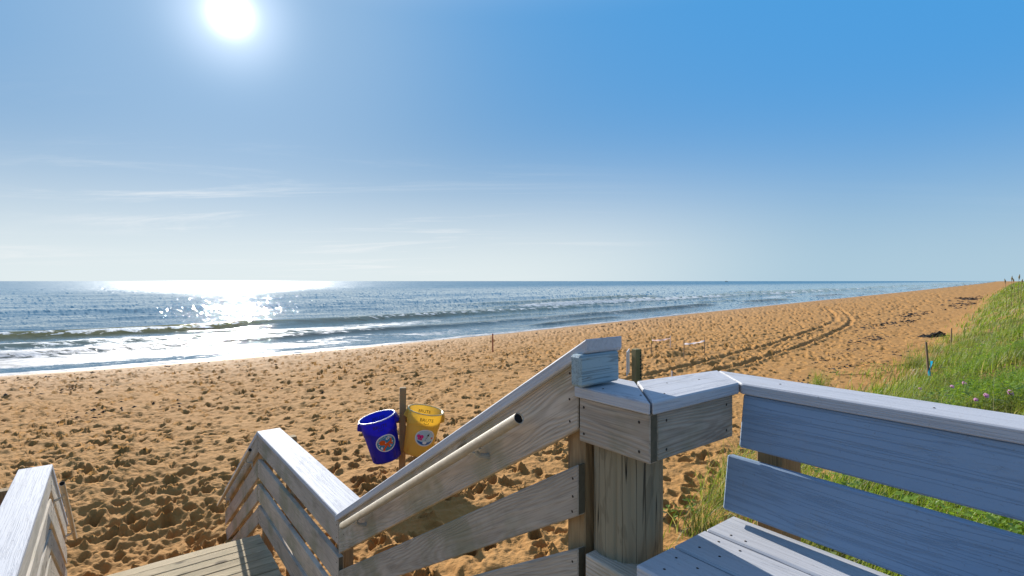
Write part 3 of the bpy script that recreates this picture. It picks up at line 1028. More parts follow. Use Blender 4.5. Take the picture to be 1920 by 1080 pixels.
# ------------------------------------------------------------------ deck railing round the corner post
dr = empty('deck_railing', P(1.1, 1.5, -2.2))
tag(dr, 'painted corner railing on a thick round piling between stairs and bench', 'railing')
xy = lambda u, v: UV(u, v)[:2]
ZC = -.36
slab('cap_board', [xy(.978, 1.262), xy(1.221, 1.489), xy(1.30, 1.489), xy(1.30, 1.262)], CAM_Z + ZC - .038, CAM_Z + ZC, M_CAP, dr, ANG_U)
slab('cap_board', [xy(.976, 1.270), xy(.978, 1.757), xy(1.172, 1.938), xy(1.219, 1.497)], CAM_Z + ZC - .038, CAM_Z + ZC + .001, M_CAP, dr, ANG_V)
board('rail_plank', P(.990, 1.294, -.474), P(1.288, 1.294, -.474), .150, .038, M_WOOD, dr, side=VDIR)
board('rail_plank', P(1.012, 1.316, -.474), P(1.012, 1.742, -.474), .150, .038, M_WOOD, dr, side=UDIR)
board('ledge_board', P(.70, 1.335, -.99), P(1.262, 1.335, -.99), .125, .115, M_WOOD, dr, side=VDIR)
sc = ([], [])
for uu in (1.03, 1.265):
    for zz in (-.43, -.52):
        disc_at(P(uu, 1.2748, zz), -VDIR, .005, sc)
for vv in (1.36, 1.70):
    for zz in (-.43, -.52):
        disc_at(P(.9928, vv, zz), -UDIR, .005, sc)
for q in ((1.06, 1.32), (1.2, 1.3), (1.03, 1.40), (1.10, 1.70), (1.13, 1.55)):
    disc_at(P(q[0], q[1], ZC + .001), (0, 0, 1), .004, sc)
add_screws(dr, sc)
# the round piling, slightly out of true
pc = P(1.207, 1.434, 0); RP = .117
g = ground(pc.x, pc.y) - .4
V = []; F = []; NS = 112; zs = np.linspace(g, CAM_Z - .402, 16)
for i, zz in enumerate(zs):
    for k in range(NS):
        an = 2 * math.pi * k / NS
        r = RP * (1 + .012 * math.sin(3 * an + zz) + .010 * math.sin(7 * an + 2 * zz)) * (1 + .02 * (CAM_Z - zz) / 2)
        for ac, wd in ((math.radians(238), .05), (math.radians(262), .045), (math.radians(300), .03)):
            dd = abs((an - ac - .015 * math.sin(zz * 5) + math.pi) % (2 * math.pi) - math.pi)
            r -= .009 * max(0, 1 - dd / (wd * .6 + .012))
        V.append((r * math.cos(an), r * math.sin(an), zz - g))
for i in range(len(zs) - 1):
    for k in range(NS):
        F.append((i * NS + k, i * NS + (k + 1) % NS, (i + 1) * NS + (k + 1) % NS, (i + 1) * NS + k))
F.append(tuple((len(zs) - 1) * NS + k for k in range(NS)))
pile = py_obj('round_piling', V, F, M_POLE, dr, smooth=True)
pile.location = Vector((pc.x, pc.y, g)) - dr.location
pile['label'] = 'thick round weathered piling with vertical cracks'

# ------------------------------------------------------------------ bench
bench = empty('bench', P(.2, 1.6, Z_DECK))
tag(bench, 'blue-grey painted slatted bench with high back at the right edge', 'bench')
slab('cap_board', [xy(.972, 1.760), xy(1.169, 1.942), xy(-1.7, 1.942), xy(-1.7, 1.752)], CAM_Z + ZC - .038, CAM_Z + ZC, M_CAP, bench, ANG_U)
tilt = Vector((0, 0, 1)) + VDIR * .16
for (ua, vt, zt, vb_, zb) in ((.972, 1.772, -.402, 1.742, -.583), (1.000, 1.716, -.612, 1.686, -.795)):
    mid = ((vt + vb_) / 2, (zt + zb) / 2)
    a = P(ua, mid[0] + .019, mid[1]); b = P(-1.7, mid[0] + .019, mid[1])
    nrm = Vector((VDIR.x, VDIR.y, 0)) * (zt - zb) - Vector((0, 0, 1)) * (vt - vb_)
    board('back_slat', a, b, math.hypot(vt - vb_, zt - zb), .038, M_PAINT, bench, side=nrm, bev=.005)
ZS = -.828
for va, vb_ in ((1.214, 1.388), (1.398, 1.566), (1.576, 1.742)):
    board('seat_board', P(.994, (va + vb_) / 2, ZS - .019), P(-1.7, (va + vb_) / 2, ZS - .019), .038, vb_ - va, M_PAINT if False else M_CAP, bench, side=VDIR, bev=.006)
for uu in (.90, -.35, -1.55):
    p = P(uu, 1.884, -.40); gz = ground(p.x, p.y) - .3
    board('post', (p.x, p.y, gz), p, .09, .14, M_POST, bench, side=VDIR)
    board('seat_bearer', P(uu - .07, 1.25, ZS - .085), P(uu - .07, 1.80, ZS - .085), .085, .038, M_WOOD, bench, side=UDIR)
    board('leg', P(uu - .07, 1.30, Z_DECK), P(uu - .07, 1.30, ZS - .13), .09, .038, M_WOOD, bench, side=UDIR)
sc = ([], [])
for uu in (.93, .86, -.35):
    for vv in (1.26, 1.34, 1.45, 1.53, 1.60):
        disc_at(P(uu + random.uniform(-.015, .015), vv, ZS + .0005), (0, 0, 1), .0045, sc)
for uu in (.88, .45, .0):
    disc_at(P(uu, 1.85, ZC + .0005), (0, 0, 1), .004, sc)
add_screws(bench, sc)

# ------------------------------------------------------------------ recycling and litter bins on their post


def make_plastic(name, col, transl):
    m, t, p, out = material(name)
    tc = t.new('ShaderNodeTexCoord')
    n = t.noise(tc.outputs['Object'], 5.0, 4, 0.6)
    sc_ = t.noise(t.vmath('MULTIPLY', tc.outputs['Object'], (40, 40, 6)), 1.0, 3, 0.6)
    c = t.mix(n, tuple(x * .85 for x in col), col)
    c = t.mix(t.smooth(sc_, .62, .75, 0, .25), c, tuple(min(1, x * .6 + .12) for x in col))
    t.put(p.inputs['Base Color'], c); p.inputs['Roughness'].default_value = 0.38; p.inputs['Specular IOR Level'].default_value = 0.45
    tr = t.new('ShaderNodeBsdfTranslucent'); t.put(tr.inputs[0], c)
    ms = t.new('ShaderNodeMixShader'); ms.inputs[0].default_value = transl
    t.l.new(p.outputs[0], ms.inputs[1]); t.l.new(tr.outputs[0], ms.inputs[2]); t.l.new(ms.outputs[0], out.inputs[0])
    return m


M_BLUE = make_plastic('blue_plastic', (0.012, 0.022, 0.62), .40)
M_YEL = make_plastic('yellow_plastic', (0.92, 0.70, 0.17), .55)
M_RIMB = plain('worn_blue_rim', (0.42, 0.46, 0.66), .35, 0, .5, .2, 20)
M_RIMY = plain('worn_yellow_rim', (0.74, 0.56, 0.25), .35, 0, .5, .2, 20)
M_PRINT = plain('black_print', (0.02, 0.02, 0.02), .6)
M_WHITE = plain('sticker_white', (0.78, 0.79, 0.80), .45, 0, .4, .04)
M_SKYB = plain('sticker_blue', (0.03, 0.26, 0.44), .45, 0, .4, .15, 25)
M_PALEB = plain('sticker_pale_blue', (0.42, 0.60, 0.68), .45, 0, .4, .12, 25)
M_ORNG = plain('sticker_orange', (0.72, 0.11, 0.015), .45, 0, .4, .15, 25)
M_PINK = plain('sticker_pink', (0.72, 0.03, 0.24), .45, 0, .4, .15, 25)
M_NAVY = plain('sticker_navy', (0.02, 0.12, 0.36), .45, 0, .4, .15, 25)
R_TOP, R_BOT, BIN_H = .282, .229, .70


def bin_r(z): return R_BOT + (R_TOP - R_BOT) * z / BIN_H


def text_polys(s, size):
    cu = bpy.data.curves.new('t', 'FONT'); cu.body = s; cu.size = size; cu.align_x = 'CENTER'; cu.resolution_u = 3
    o = bpy.data.objects.new('t', cu); COL.objects.link(o)
    bpy.context.view_layer.update()
    me = o.to_mesh()
    V = [(v.co.x, v.co.y) for v in me.vertices]; F = [tuple(p.vertices) for p in me.polygons]
    o.to_mesh_clear(); bpy.data.objects.remove(o); bpy.data.curves.remove(cu)
    return V, F


def ellipse(cx, cy, rx, ry, n=28, rot=0.0):
    c, s_ = math.cos(rot), math.sin(rot)
    V = [(cx + rx * math.cos(a) * c - ry * math.sin(a) * s_, cy + rx * math.cos(a) * s_ + ry * math.sin(a) * c) for a in np.linspace(0, 2 * math.pi, n, endpoint=False)]
    return V, [tuple(range(n))]


def arc_text(s, size, rx, ry, a0, a1):
    """letters set one by one along an oval"""
    V, F = [], []
    for i, ch in enumerate(s):
        if ch == ' ': continue
        a = math.radians(a0 + (a1 - a0) * i / max(1, len(s) - 1))
        v, f = text_polys(ch, size)
        rot = math.atan2(ry * math.sin(a), rx * math.cos(a)) - math.pi / 2 if a0 > a1 else math.atan2(ry * math.sin(a), rx * math.cos(a)) + math.pi / 2
        c, s_ = math.cos(rot), math.sin(rot); n0 = len(V)
        V += [(rx * math.cos(a) + x * c - (y - size * .33) * s_, ry * math.sin(a) + x * s_ + (y - size * .33) * c) for x, y in v]
        F += [tuple(n0 + k for k in ff) for ff in f]
    return V, F


def merge(*vf):
    V, F = [], []
    for v, f in vf:
        n0 = len(V); V += list(v); F += [tuple(n0 + k for k in ff) for ff in f]
    return V, F


def fan(V, F):
    """big flat polygons are split into fans so that they follow the curved wall"""
    V = list(V); out = []
    for f in F:
        if len(f) > 6:
            cx = sum(V[i][0] for i in f) / len(f); cy = sum(V[i][1] for i in f) / len(f)
            ring = [f]
            prev = list(f)
            for q in (.66, .33):
                cur = []
                for i in f:
                    V.append((cx + (V[i][0] - cx) * q, cy + (V[i][1] - cy) * q)); cur.append(len(V) - 1)
                for k in range(len(f)):
                    out.append((prev[k], prev[(k + 1) % len(f)], cur[(k + 1) % len(f)], cur[k]))
                prev = cur
            V.append((cx, cy)); c = len(V) - 1
            for k in range(len(f)): out.append((prev[k], prev[(k + 1) % len(f)], c))
        else: out.append(f)
    return V, out


def make_bin(loc, rot, mat, rim_mat, sticker, phi, label, cat):
    """wheel-less round bin; local z is its axis; phi = where its front (sticker) points"""
    e = empty('waste_bin', loc); e.rotation_euler = rot; tag(e, label, cat, 'bins hung on the beach post')
    N = 56
    # collar: the wall is a little proud above a scalloped line, with flat channels below it
    def wall(z, a, inner=False):
        r = bin_r(z) - (.0055 if inner else 0)
        line = .475 + .045 * math.cos(2 * (a - phi))
        if not inner:
            r += .007 * max(0, min(1, (z - line) / .012))
            ch = abs(((a - phi) % (math.pi / 2)) - math.pi / 4)
            if z < line and z > .03: r -= .006 * max(0, min(1, (.20 - ch) / .03))
        return r
    zs_ = [0.0, .012, .05, .15, .25, .35, .41, .43, .445, .46, .475, .49, .505, .52, .535, .56, .60, .66, BIN_H]
    V, F = [], []
    for z_ in zs_:
        for k in range(N):
            a = 2 * math.pi * k / N; r = wall(z_, a) - (.012 if z_ == 0 else 0)
            V.append((r * math.cos(a), r * math.sin(a), z_))
    n1 = len(zs_)
    zi = [BIN_H, .5, .2, .012]
    for z_ in zi:
        for k in range(N):
            a = 2 * math.pi * k / N; r = wall(z_, a, True); V.append((r * math.cos(a), r * math.sin(a), z_))
    rows = n1 + len(zi)
    for i in range(rows - 1):
        for k in range(N):
            F.append((i * N + k, i * N + (k + 1) % N, (i + 1) * N + (k + 1) % N, (i + 1) * N + k))
    F.append(tuple(range(N - 1, -1, -1))); F.append(tuple((rows - 1) * N + k for k in range(N)))
    body = py_obj('body', V, F, mat, e, smooth=True)
    # rolled rim
    V, F = [], []; K = 8
    for k in range(N):
        a = 2 * math.pi * k / N
        for j in range(K):
            b = 2 * math.pi * j / K; r = R_TOP + .006 + .012 * math.cos(b)
            V.append((r * math.cos(a), r * math.sin(a), BIN_H + .004 + .010 * math.sin(b)))
    for k in range(N):
        for j in range(K):
            F.append((k * K + j, ((k + 1) % N) * K + j, ((k + 1) % N) * K + (j + 1) % K, k * K + (j + 1) % K))
    py_obj('rim', V, F, rim_mat, e, smooth=True)
    # two grips under the rim: a hood with open underside
    for s_ in (0, 1):
        a = phi + math.pi / 2 + s_ * math.pi; ca, sa = math.cos(a), math.sin(a)
        prof = [(R_TOP - .01, BIN_H - .01), (R_TOP + .022, BIN_H - .015), (R_TOP + .050, BIN_H - .10), (R_TOP + .048, BIN_H - .125), (R_TOP + .036, BIN_H - .12), (R_TOP + .012, BIN_H - .03), (R_TOP - .012, BIN_H - .03)]
        V, F = [], []; W_ = [-.085, -.075, 0, .075, .085]
        for wv in W_:
            q = .55 if abs(wv) > .08 else 1.0
            for (r_, z_) in prof:
                rr_ = R_TOP - .008 + (r_ - R_TOP + .008) * q
                V.append((rr_ * ca - wv * sa, rr_ * sa + wv * ca, z_))
        n_ = len(prof)
        for i in range(len(W_) - 1):
            for j in range(n_):
                F.append((i * n_ + j, i * n_ + (j + 1) % n_, (i + 1) * n_ + (j + 1) % n_, (i + 1) * n_ + j))
        F.append(tuple(range(n_))); F.append(tuple(reversed([(len(W_) - 1) * n_ + j for j in range(n_)])))
        # cheeks down to the wall
        for wv in (-.078, .078):
            i0 = len(V)
            for (r_, z_) in ((R_TOP - .02, BIN_H - .02), (R_TOP + .03, BIN_H - .04), (R_TOP + .045, BIN_H - .12), (R_TOP - .015, BIN_H - .15)):
                for dw in (-.004, .004):
                    V.append((r_ * ca - (wv + dw) * sa, r_ * sa + (wv + dw) * ca, z_))
            F += [(i0, i0 + 2, i0 + 4, i0 + 6), (i0 + 7, i0 + 5, i0 + 3, i0 + 1), (i0, i0 + 1, i0 + 3, i0 + 2), (i0 + 2, i0 + 3, i0 + 5, i0 + 4), (i0 + 4, i0 + 5, i0 + 7, i0 + 6)]
        py_obj('grip', V, F, mat, e)

    def onto(name, V2, F2, m_, x0, z0, off, parent=e, inner=False):
        V2, F2 = fan(V2, F2)
        W = []
        for (x, y) in V2:
            z_ = z0 + y; r0 = bin_r(z_)
            if inner: a = phi + math.pi - (x0 + x) / r0; r = r0 - .0055 - off
            else: a = phi + (x0 + x) / r0; r = wall(z_, a) + off if z_ > .54 else r0 + off + .0015
            W.append((r * math.cos(a), r * math.sin(a), z_))
        q_ = py_obj(name, W, F2, m_, parent)
        if name in ('print', 'lettering', 'brand_lettering'): q_['kind'] = 'stuff'
        return q_
    onto('brand_lettering', *merge(text_polys('BRUTE', .074), ), M_PRINT, .06, .588, .003)
    onto('brand_lettering', *merge(ellipse(0, 0, .038, .004, 8), ellipse(-.034, .012, .004, .014, 8), ellipse(.034, .012, .004, .014, 8)), M_PRINT, .06, .553, .003)
    onto('brand_lettering', *text_polys('BRUTE', .074), M_PRINT, -.03, .58, .003, inner=True)
    sx, sz = .09, .325
    SK = 1.28
    st = onto('sticker', *ellipse(0, 0, .128 * SK, .108 * SK, 40), M_WHITE, sx, sz, .003)
    L = lambda n_, vf, m_, o_: onto(n_, [(x * SK, y * SK) for x, y in vf[0]], vf[1], m_, sx, sz, o_, st)
    if sticker == 'octopus':
        L('print', ellipse(0, 0, .114, .094, 36), M_SKYB, .0042)
        L('print', merge(ellipse(-.045, .018, .038, .032, 16), ellipse(-.005, -.012, .034, .020, 14, -.4), ellipse(.040, .0, .036, .014, 12, .35),
                         ellipse(.062, .028, .012, .024, 10, -.3), ellipse(-.020, -.044, .036, .012, 12, .7), ellipse(.028, -.046, .016, .020, 10), ellipse(-.045, -.074, .016, .012, 10), ellipse(.062, -.022, .022, .012, 10, -.6)), M_ORNG, .0054)
        L('print', merge(ellipse(.028, .056, .026, .015, 12, .3), ellipse(-.065, -.048, .012, .018, 10), ellipse(.046, -.048, .010, .008, 8), ellipse(-.008, .006, .008, .006, 8),
                         ellipse(-.086, .012, .007, .006, 8), ellipse(-.090, -.018, .006, .008, 8), ellipse(.080, -.004, .008, .012, 8), ellipse(.070, .050, .009, .006, 8)), M_WHITE, .0066)
        L('print', merge(ellipse(.026, .056, .014, .004, 8, .3), ellipse(.034, .062, .006, .004, 8)), M_PRINT, .0078)
        L('lettering', arc_text('RECYCLE ONLY', .027, .102, .080, 152, 38), M_WHITE, .0066)
        L('lettering', arc_text('llllllllllllllllll', .010, .117, .099, 235, 318), M_SKYB, .0054)
    else:
        L('print', ellipse(0, 0, .116, .096, 36), M_PALEB, .0042)
        # wave band along the bottom
        band = [(.110 * math.cos(a), .091 * math.sin(a)) for a in np.linspace(math.radians(205), math.radians(335), 16)] + [(.05, -.052), (0, -.060), (-.05, -.050)]
        L('print', (band, [tuple(range(len(band)))]), M_NAVY, .0054)
        L('print', merge(ellipse(-.082, .016, .024, .024, 12), ellipse(-.044, .014, .022, .024, 12), ellipse(-.078, -.018, .016, .012, 10), ellipse(-.048, -.020, .013, .014, 10)), M_PINK, .0054)
        L('print', merge(ellipse(-.063, -.004, .004, .028, 8), ellipse(.030, .036, .012, .012, 8), ellipse(.038, .054, .005, .008, 8), ellipse(.020, .016, .006, .006, 8), ellipse(.012, -.004, .006, .006, 8), ellipse(.004, -.024, .006, .006, 8)), M_PRINT, .0066)
        L('print', merge(ellipse(.088, -.002, .014, .012, 10)), M_ORNG, .0054)
        L('print', merge(ellipse(0, -.062, .026, .018, 14)), M_WHITE, .0066)
        L('lettering', arc_text('lllllll llllllllll', .018, .098, .080, 140, 44), M_WHITE, .0054)
        L('lettering', arc_text('llllllllllllllllllllll', .010, .117, .099, 222, 318), M_SKYB, .0054)
    return e


BP = (-1.815, 8.60)
gz = ground(*BP)
bp = board('bin_post', (BP[0], BP[1], gz - .4), (BP[0] + .02, BP[1], CAM_Z - 1.75), .105, .105, M_POST, None, side=(math.cos(.25), math.sin(.25), 0), bev=.008)
tag(bp, 'square brown wooden post standing between the blue and yellow bins', 'post')
cp = board('crosspiece', (BP[0] - .16, BP[1] + .075, CAM_Z - 2.29), (BP[0] + .20, BP[1] + .075, CAM_Z - 2.27), .13, .04, M_POST, None)
cp.parent = bp; cp.matrix_parent_inverse = bp.matrix_basis.inverted()
make_bin((-2.035, 8.52, CAM_Z - 2.885), (math.radians(5), math.radians(-12.5), 0), M_BLUE, M_RIMB, 'octopus', math.radians(-83),
         'blue plastic recycling bin tilted on a post, round octopus sticker', 'bin')
make_bin((-1.55, 8.56, CAM_Z - 2.80), (math.radians(0), math.radians(11.5), 0), M_YEL, M_RIMY, 'butterfly', math.radians(-86),
         'yellow plastic litter bin tilted on a post, sticker with pink butterfly', 'bin')

# ------------------------------------------------------------------ posts, stakes and tape on the beach
M_GREENP = make_weathered('green_treated_post', (0.20, 0.175, 0.085), (0.10, 0.085, 0.04), .4)
M_SIGN = plain('sign_white', (0.66, 0.67, 0.70), .5, 0, .4, .06)
M_RED = plain('red_stake', (0.34, 0.075, 0.03), .7)
M_STAKE = plain('wood_stake', (0.22, 0.15, 0.09), .8, var=.25)
M_PALE = plain('pale_stake', (0.62, 0.55, 0.50), .7)
M_TAPE = plain('flag_tape', (0.74, 0.70, 0.74), .4, 0, .5, .3, 3, .4)
M_TAPEP = plain('faded_tape', (0.68, 0.54, 0.55), .4, 0, .5, .2, 3, .4)
M_YTAPE = plain('yellow_marker', (0.70, 0.52, 0.05), .5)
M_CYAN = plain('blue_ribbon', (0.02, 0.42, 0.68), .5, transl=.4)
SP = (1.735, 7.2)
g0 = ground(*SP)
sp = board('sign_post', (SP[0], SP[1], g0 - .3), (SP[0] - .02, SP[1], CAM_Z - .935), .10, .10, M_GREENP, None, side=(math.cos(.45), math.sin(.45), 0), bev=.006)
tag(sp, 'olive wooden post with vertical black marks and a white panel, beyond the railing', 'sign post')
for i in range(9):                       # a column of dark characters too small to read
    zz = CAM_Z - .985 - i * .043
    V2, F2 = [], []
    wv = .010 + .006 * ((i * 7) % 3) / 2
    v, f = ellipse(0, 0, wv, .013 + .003 * (i % 2), 8)
    cx, cy = SP[0] + .018, SP[1] - .0
    dv = Vector((math.cos(.45), math.sin(.45), 0)); nv = Vector((dv.y, -dv.x, 0))
    base = Vector((SP[0] - .012, SP[1], zz)) + nv * .053 + dv * .020
    o = py_obj('mark', [base + dv * x + Vector((0, 0, y)) for x, y in v], f, M_PRINT)
    o.parent = sp; o.matrix_parent_inverse = sp.matrix_basis.inverted()
pn = board('sign_panel', (SP[0] - .145, SP[1] + .04, CAM_Z - 1.15), (SP[0] - .03, SP[1] + .40, CAM_Z - 1.15), .335, .012, M_SIGN, None, bev=.002)
pn.parent = sp; pn.matrix_parent_inverse = sp.matrix_basis.inverted()


def stake(name, x, y, h, r, mat, label, cat='stake', lean=(0, 0), group=None):
    z0 = ground(x, y)
    V, F = tube_mesh([(0, 0, -.15), (lean[0] * .5, lean[1] * .5, h * .5), (lean[0], lean[1], h - .01), (lean[0], lean[1], h)], [r, r, r * .95, r * .6], 6)
    o = py_obj(name, V, F, mat); o.location = (x, y, z0)
    return tag(o, label, cat, group)


stake('marker_stake', -1.18, 32.05, 1.15, .045, M_RED, 'rust-red stake standing alone near the waterline')
NG = 'stakes round the fenced nest'
NEST = [(7.07, 26.56, .87, M_STAKE, 'thin nest stake with a yellow band, leftmost of the four'), (9.04, 29.84, .75, M_PALE, 'pale pinkish nest stake at the far corner'),
        (8.09, 24.61, .86, M_STAKE, 'thin dark nest stake nearest the railing'), (9.70, 26.34, .80, M_STAKE, 'thin dark nest stake, rightmost of the four')]
for x, y, h, m_, lb in NEST:
    st = stake('nest_stake', x, y, h, .022, m_, lb, 'stake', (.01, 0), NG)
    if 'yellow' in lb:
        V, F = tube_mesh([(.008, 0, h - .30), (.009, 0, h - .10)], .026, 6); py_obj('yellow_band', V, F, M_YTAPE, st)


def tape(i, j, m_, lab, zf=.80):
    a, b = NEST[i], NEST[j]
    pa = Vector((a[0], a[1], ground(a[0], a[1]) + a[2] * zf)); pb = Vector((b[0], b[1], ground(b[0], b[1]) + b[2] * zf))
    V, F = [], []; n_ = 18
    for k in range(n_ + 1):
        f = k / n_; p = pa.lerp(pb, f) - Vector((0, 0, .22 * f * (1 - f))); tw = 1.1 * math.sin(f * 9 + i)
        d = Vector((math.sin(tw) * .045, 0, math.cos(tw) * .045)); V += [p - d, p + d]
    for k in range(n_): F.append((2 * k, 2 * k + 2, 2 * k + 3, 2 * k + 1))
    o = py_obj('flagging_tape', rel(V, type('E', (), {'location': pa})), F, m_); o.location = pa
    tag(o, lab, 'tape')


tape(2, 3, M_TAPE, 'white flagging tape strung between the two right-hand nest stakes')
tape(0, 1, M_TAPEP, 'faded pink flagging tape strung from the yellow-banded stake')
stake('survey_peg', 5.48, 17.9, .30, .030, M_PALE, 'short white peg in the sand just above the bench railing')
ds = stake('dune_stake', 11.75, 14.72, 1.15, .030, M_STAKE, 'dark leaning stake with a blue ribbon at the grass edge', 'stake', (-.09, 0))
V, F = [], []
for k in range(9):
    f = k / 8; V += [(-.01 - .05 * f + .02 * math.sin(f * 6), -.04, .62 - .42 * f), (.055 - .06 * f + .02 * math.sin(f * 6 + .8), -.045 + .02 * math.sin(f * 5), .62 - .42 * f)]
for k in range(8): F.append((2 * k, 2 * k + 2, 2 * k + 3, 2 * k + 1))
py_obj('ribbon', V, F, M_CYAN, ds)
stake('dune_stake', 19.96, 23.76, .85, .028, M_STAKE, 'bare thin stake further along the grass edge, beyond the ribbon stake', 'stake', (.02, 0))

# ------------------------------------------------------------------ trawler on the horizon
bt = empty('fishing_boat', (1640, 4000, 0)); tag(bt, 'tiny dark fishing boat on the horizon right of centre', 'boat')
M_HULL = plain('hull', (0.05, 0.06, 0.07), .6)
V = []; 
for (x, hw, dk) in ((-11, 2.6, 2.4), (-4, 3.0, 2.0), (5, 2.8, 2.6), (10, 1.4, 3.6), (13, .1, 4.4)):
    V += [(x, -hw, dk), (x * .93, -hw * .5, -.6), (x * .93, hw * .5, -.6), (x, hw, dk)]
F = []
for i in range(4):
    for j in range(4): F.append((i * 4 + j, (i + 1) * 4 + j, (i + 1) * 4 + (j + 1) % 4, i * 4 + (j + 1) % 4))
F += [(0, 1, 2, 3), (19, 18, 17, 16)]
py_obj('hull', V, F, M_HULL, bt)
board('wheelhouse', (-6, 0, 4.4), (-1, 0, 4.4), 4.6, 3.6, M_HULL).parent = bt
V, F = tube_mesh([(1.5, 0, 2), (1.5, 0, 11)], [.35, .15], 6); py_obj('mast', V, F, M_HULL, bt)

# ------------------------------------------------------------------ dune vegetation


def rand_dune(n_, rmin, rmax, amin, amax, dmin, dmax, rng, power=1.0):
    """points on the dune, thinned by a patchy density"""
    X_ = []; Y_ = []
    tot = 0
    while tot < n_:
        k = n_ * 3
        r = np.exp(rng.uniform(math.log(rmin), math.log(rmax), k)) if power == 0 else np.sqrt(rng.uniform(rmin ** 2, rmax ** 2, k))
        a = np.radians(rng.uniform(amin, amax, k))
        x, y = r * np.sin(a), r * np.cos(a)
        _, _, dn = terrain(x, y)
        m = (dn > dmin) & (dn < dmax) & (rng.uniform(0, 1, k) < np.clip(.03 + sstep(dn, dmin, dmin + 2.6) ** 1.7 * 1.0, 0, 1) * np.clip(4.2 * (fbm(x * .8, y * .8, 77) - .27), .07, 1))
        # keep the boardwalk clear
        u_ = -TS * x + TC * y; v_ = TC * x + TS * y
        m &= ~((u_ < 9) & (v_ < 1.75)) & ~((u_ < 1.25) & (v_ < 2.0))
        X_.append(x[m]); Y_.append(y[m]); tot += m.sum()
    return np.concatenate(X_)[:n_], np.concatenate(Y_)[:n_]


def blades(x, y, z, h, wd, lean, rng, straw=.08, segs=3, wind=(.25, -.1)):
    """tapered bent strips; returns verts, quads, tint"""
    n_ = len(x)
    a = rng.uniform(0, 2 * math.pi, n_); la = rng.uniform(0, 2 * math.pi, n_)
    dx, dy = np.cos(la) * lean + wind[0] * h, np.sin(la) * lean + wind[1] * h
    ts = np.linspace(0, 1, segs + 1)
    V = np.zeros((n_, segs + 1, 2, 3))
    for i, f in enumerate(ts):
        wv = wd * (1 - f ** 1.6) * .5 + .0008
        px_, py_, pz_ = x + dx * f ** 2, y + dy * f ** 2, z + h * (f - .22 * f ** 3 * np.clip(lean / np.maximum(h, .01), 0, 2)) - .02
        V[:, i, 0] = np.stack([px_ - np.cos(a) * wv, py_ - np.sin(a) * wv, pz_], -1)
        V[:, i, 1] = np.stack([px_ + np.cos(a) * wv, py_ + np.sin(a) * wv, pz_], -1)
    k = 2 * (segs + 1)
    b = np.arange(n_)[:, None] * k
    Q = np.concatenate([np.stack([b[:, 0] + 2 * i, b[:, 0] + 2 * i + 1, b[:, 0] + 2 * i + 3, b[:, 0] + 2 * i + 2], -1) for i in range(segs)])
    tint = np.clip(rng.normal(.45, .22, n_), 0, .86)
    st_ = rng.uniform(0, 1, n_) < straw
    tint = np.where(st_, .97, tint)
    return V.reshape(-1, 3), Q, np.repeat(tint, k)


def cat(parts):
    V, Q, T, n0 = [], [], [], 0
    for v, q, t_ in parts:
        V.append(v); Q.append(q + n0); T.append(t_); n0 += len(v)
    return np.concatenate(V), np.concatenate(Q), np.concatenate(T)


def gz_of(x, y): return terrain(x, y)[0]


rg = np.random.default_rng(5)
parts = []
for n_, r0, r1, a0, a1, h0, h1, w0_, w1_, ln in ((32000, 3.0, 13, 12, 54, .12, .36, .007, .012, .14), (4200, 4.0, 14, 12, 54, .35, .62, .006, .010, .30),
                                              (24000, 13, 36, 26, 52, .18, .46, .013, .024, .2), (18000, 36, 110, 37, 52, .25, .5, .03, .06, .22), (9000, 110, 600, 41, 50, .35, .65, .10, .22, .3)):
    x, y = rand_dune(n_, r0, r1, a0, a1, -.55 if r0 < 30 else -.2, 14 if r0 < 30 else 22, rg, 0 if r1 - r0 > 100 else 1)
    hh = rg.uniform(h0, h1, n_) * (.6 + .8 * fbm(x * .7, y * .7, 31))
    parts.append(blades(x, y, gz_of(x, y), hh, rg.uniform(w0_, w1_, n_), rg.uniform(.2, 1, n_) * ln, rg, .13))
V, Q, T = cat(parts)
gr = link(bpy.data.objects.new('dune_grass', np_mesh('dune_grass', V, Q, M_GRASS, True, {'tint': T})))
tag(gr, 'dense yellow-green grass covering the dune on the right', 'grass', kind='stuff')


def leaves(x, y, z, size, rng, up=.6):
    """broad folded leaves: four corners, a raised tip and a keel"""
    n_ = len(x); a = rng.uniform(0, 2 * math.pi, n_); tl = rng.uniform(-.3, up, n_)
    V = np.zeros((n_, 6, 3))
    f = np.stack([np.cos(a), np.sin(a)], -1); s_ = np.stack([-np.sin(a), np.cos(a)], -1)
    for i, (p, q, hgt) in enumerate(((0, 0, 0), (.45, -.48, .16), (1.0, -.12, .05), (1.0, .12, .05), (.45, .48, .16), (.5, 0, 0))):
        V[:, i, 0] = x + (f[:, 0] * p + s_[:, 0] * q) * size; V[:, i, 1] = y + (f[:, 1] * p + s_[:, 1] * q) * size
        V[:, i, 2] = z + hgt * size + p * tl * size
    b = np.arange(n_) * 6
    Q = np.concatenate([np.stack([b, b + 1, b + 2, b + 5], -1), np.stack([b, b + 5, b + 3, b + 4], -1)])
    return V.reshape(-1, 3), Q, np.repeat(np.clip(rng.normal(.5, .25, n_), 0, .86), 6)


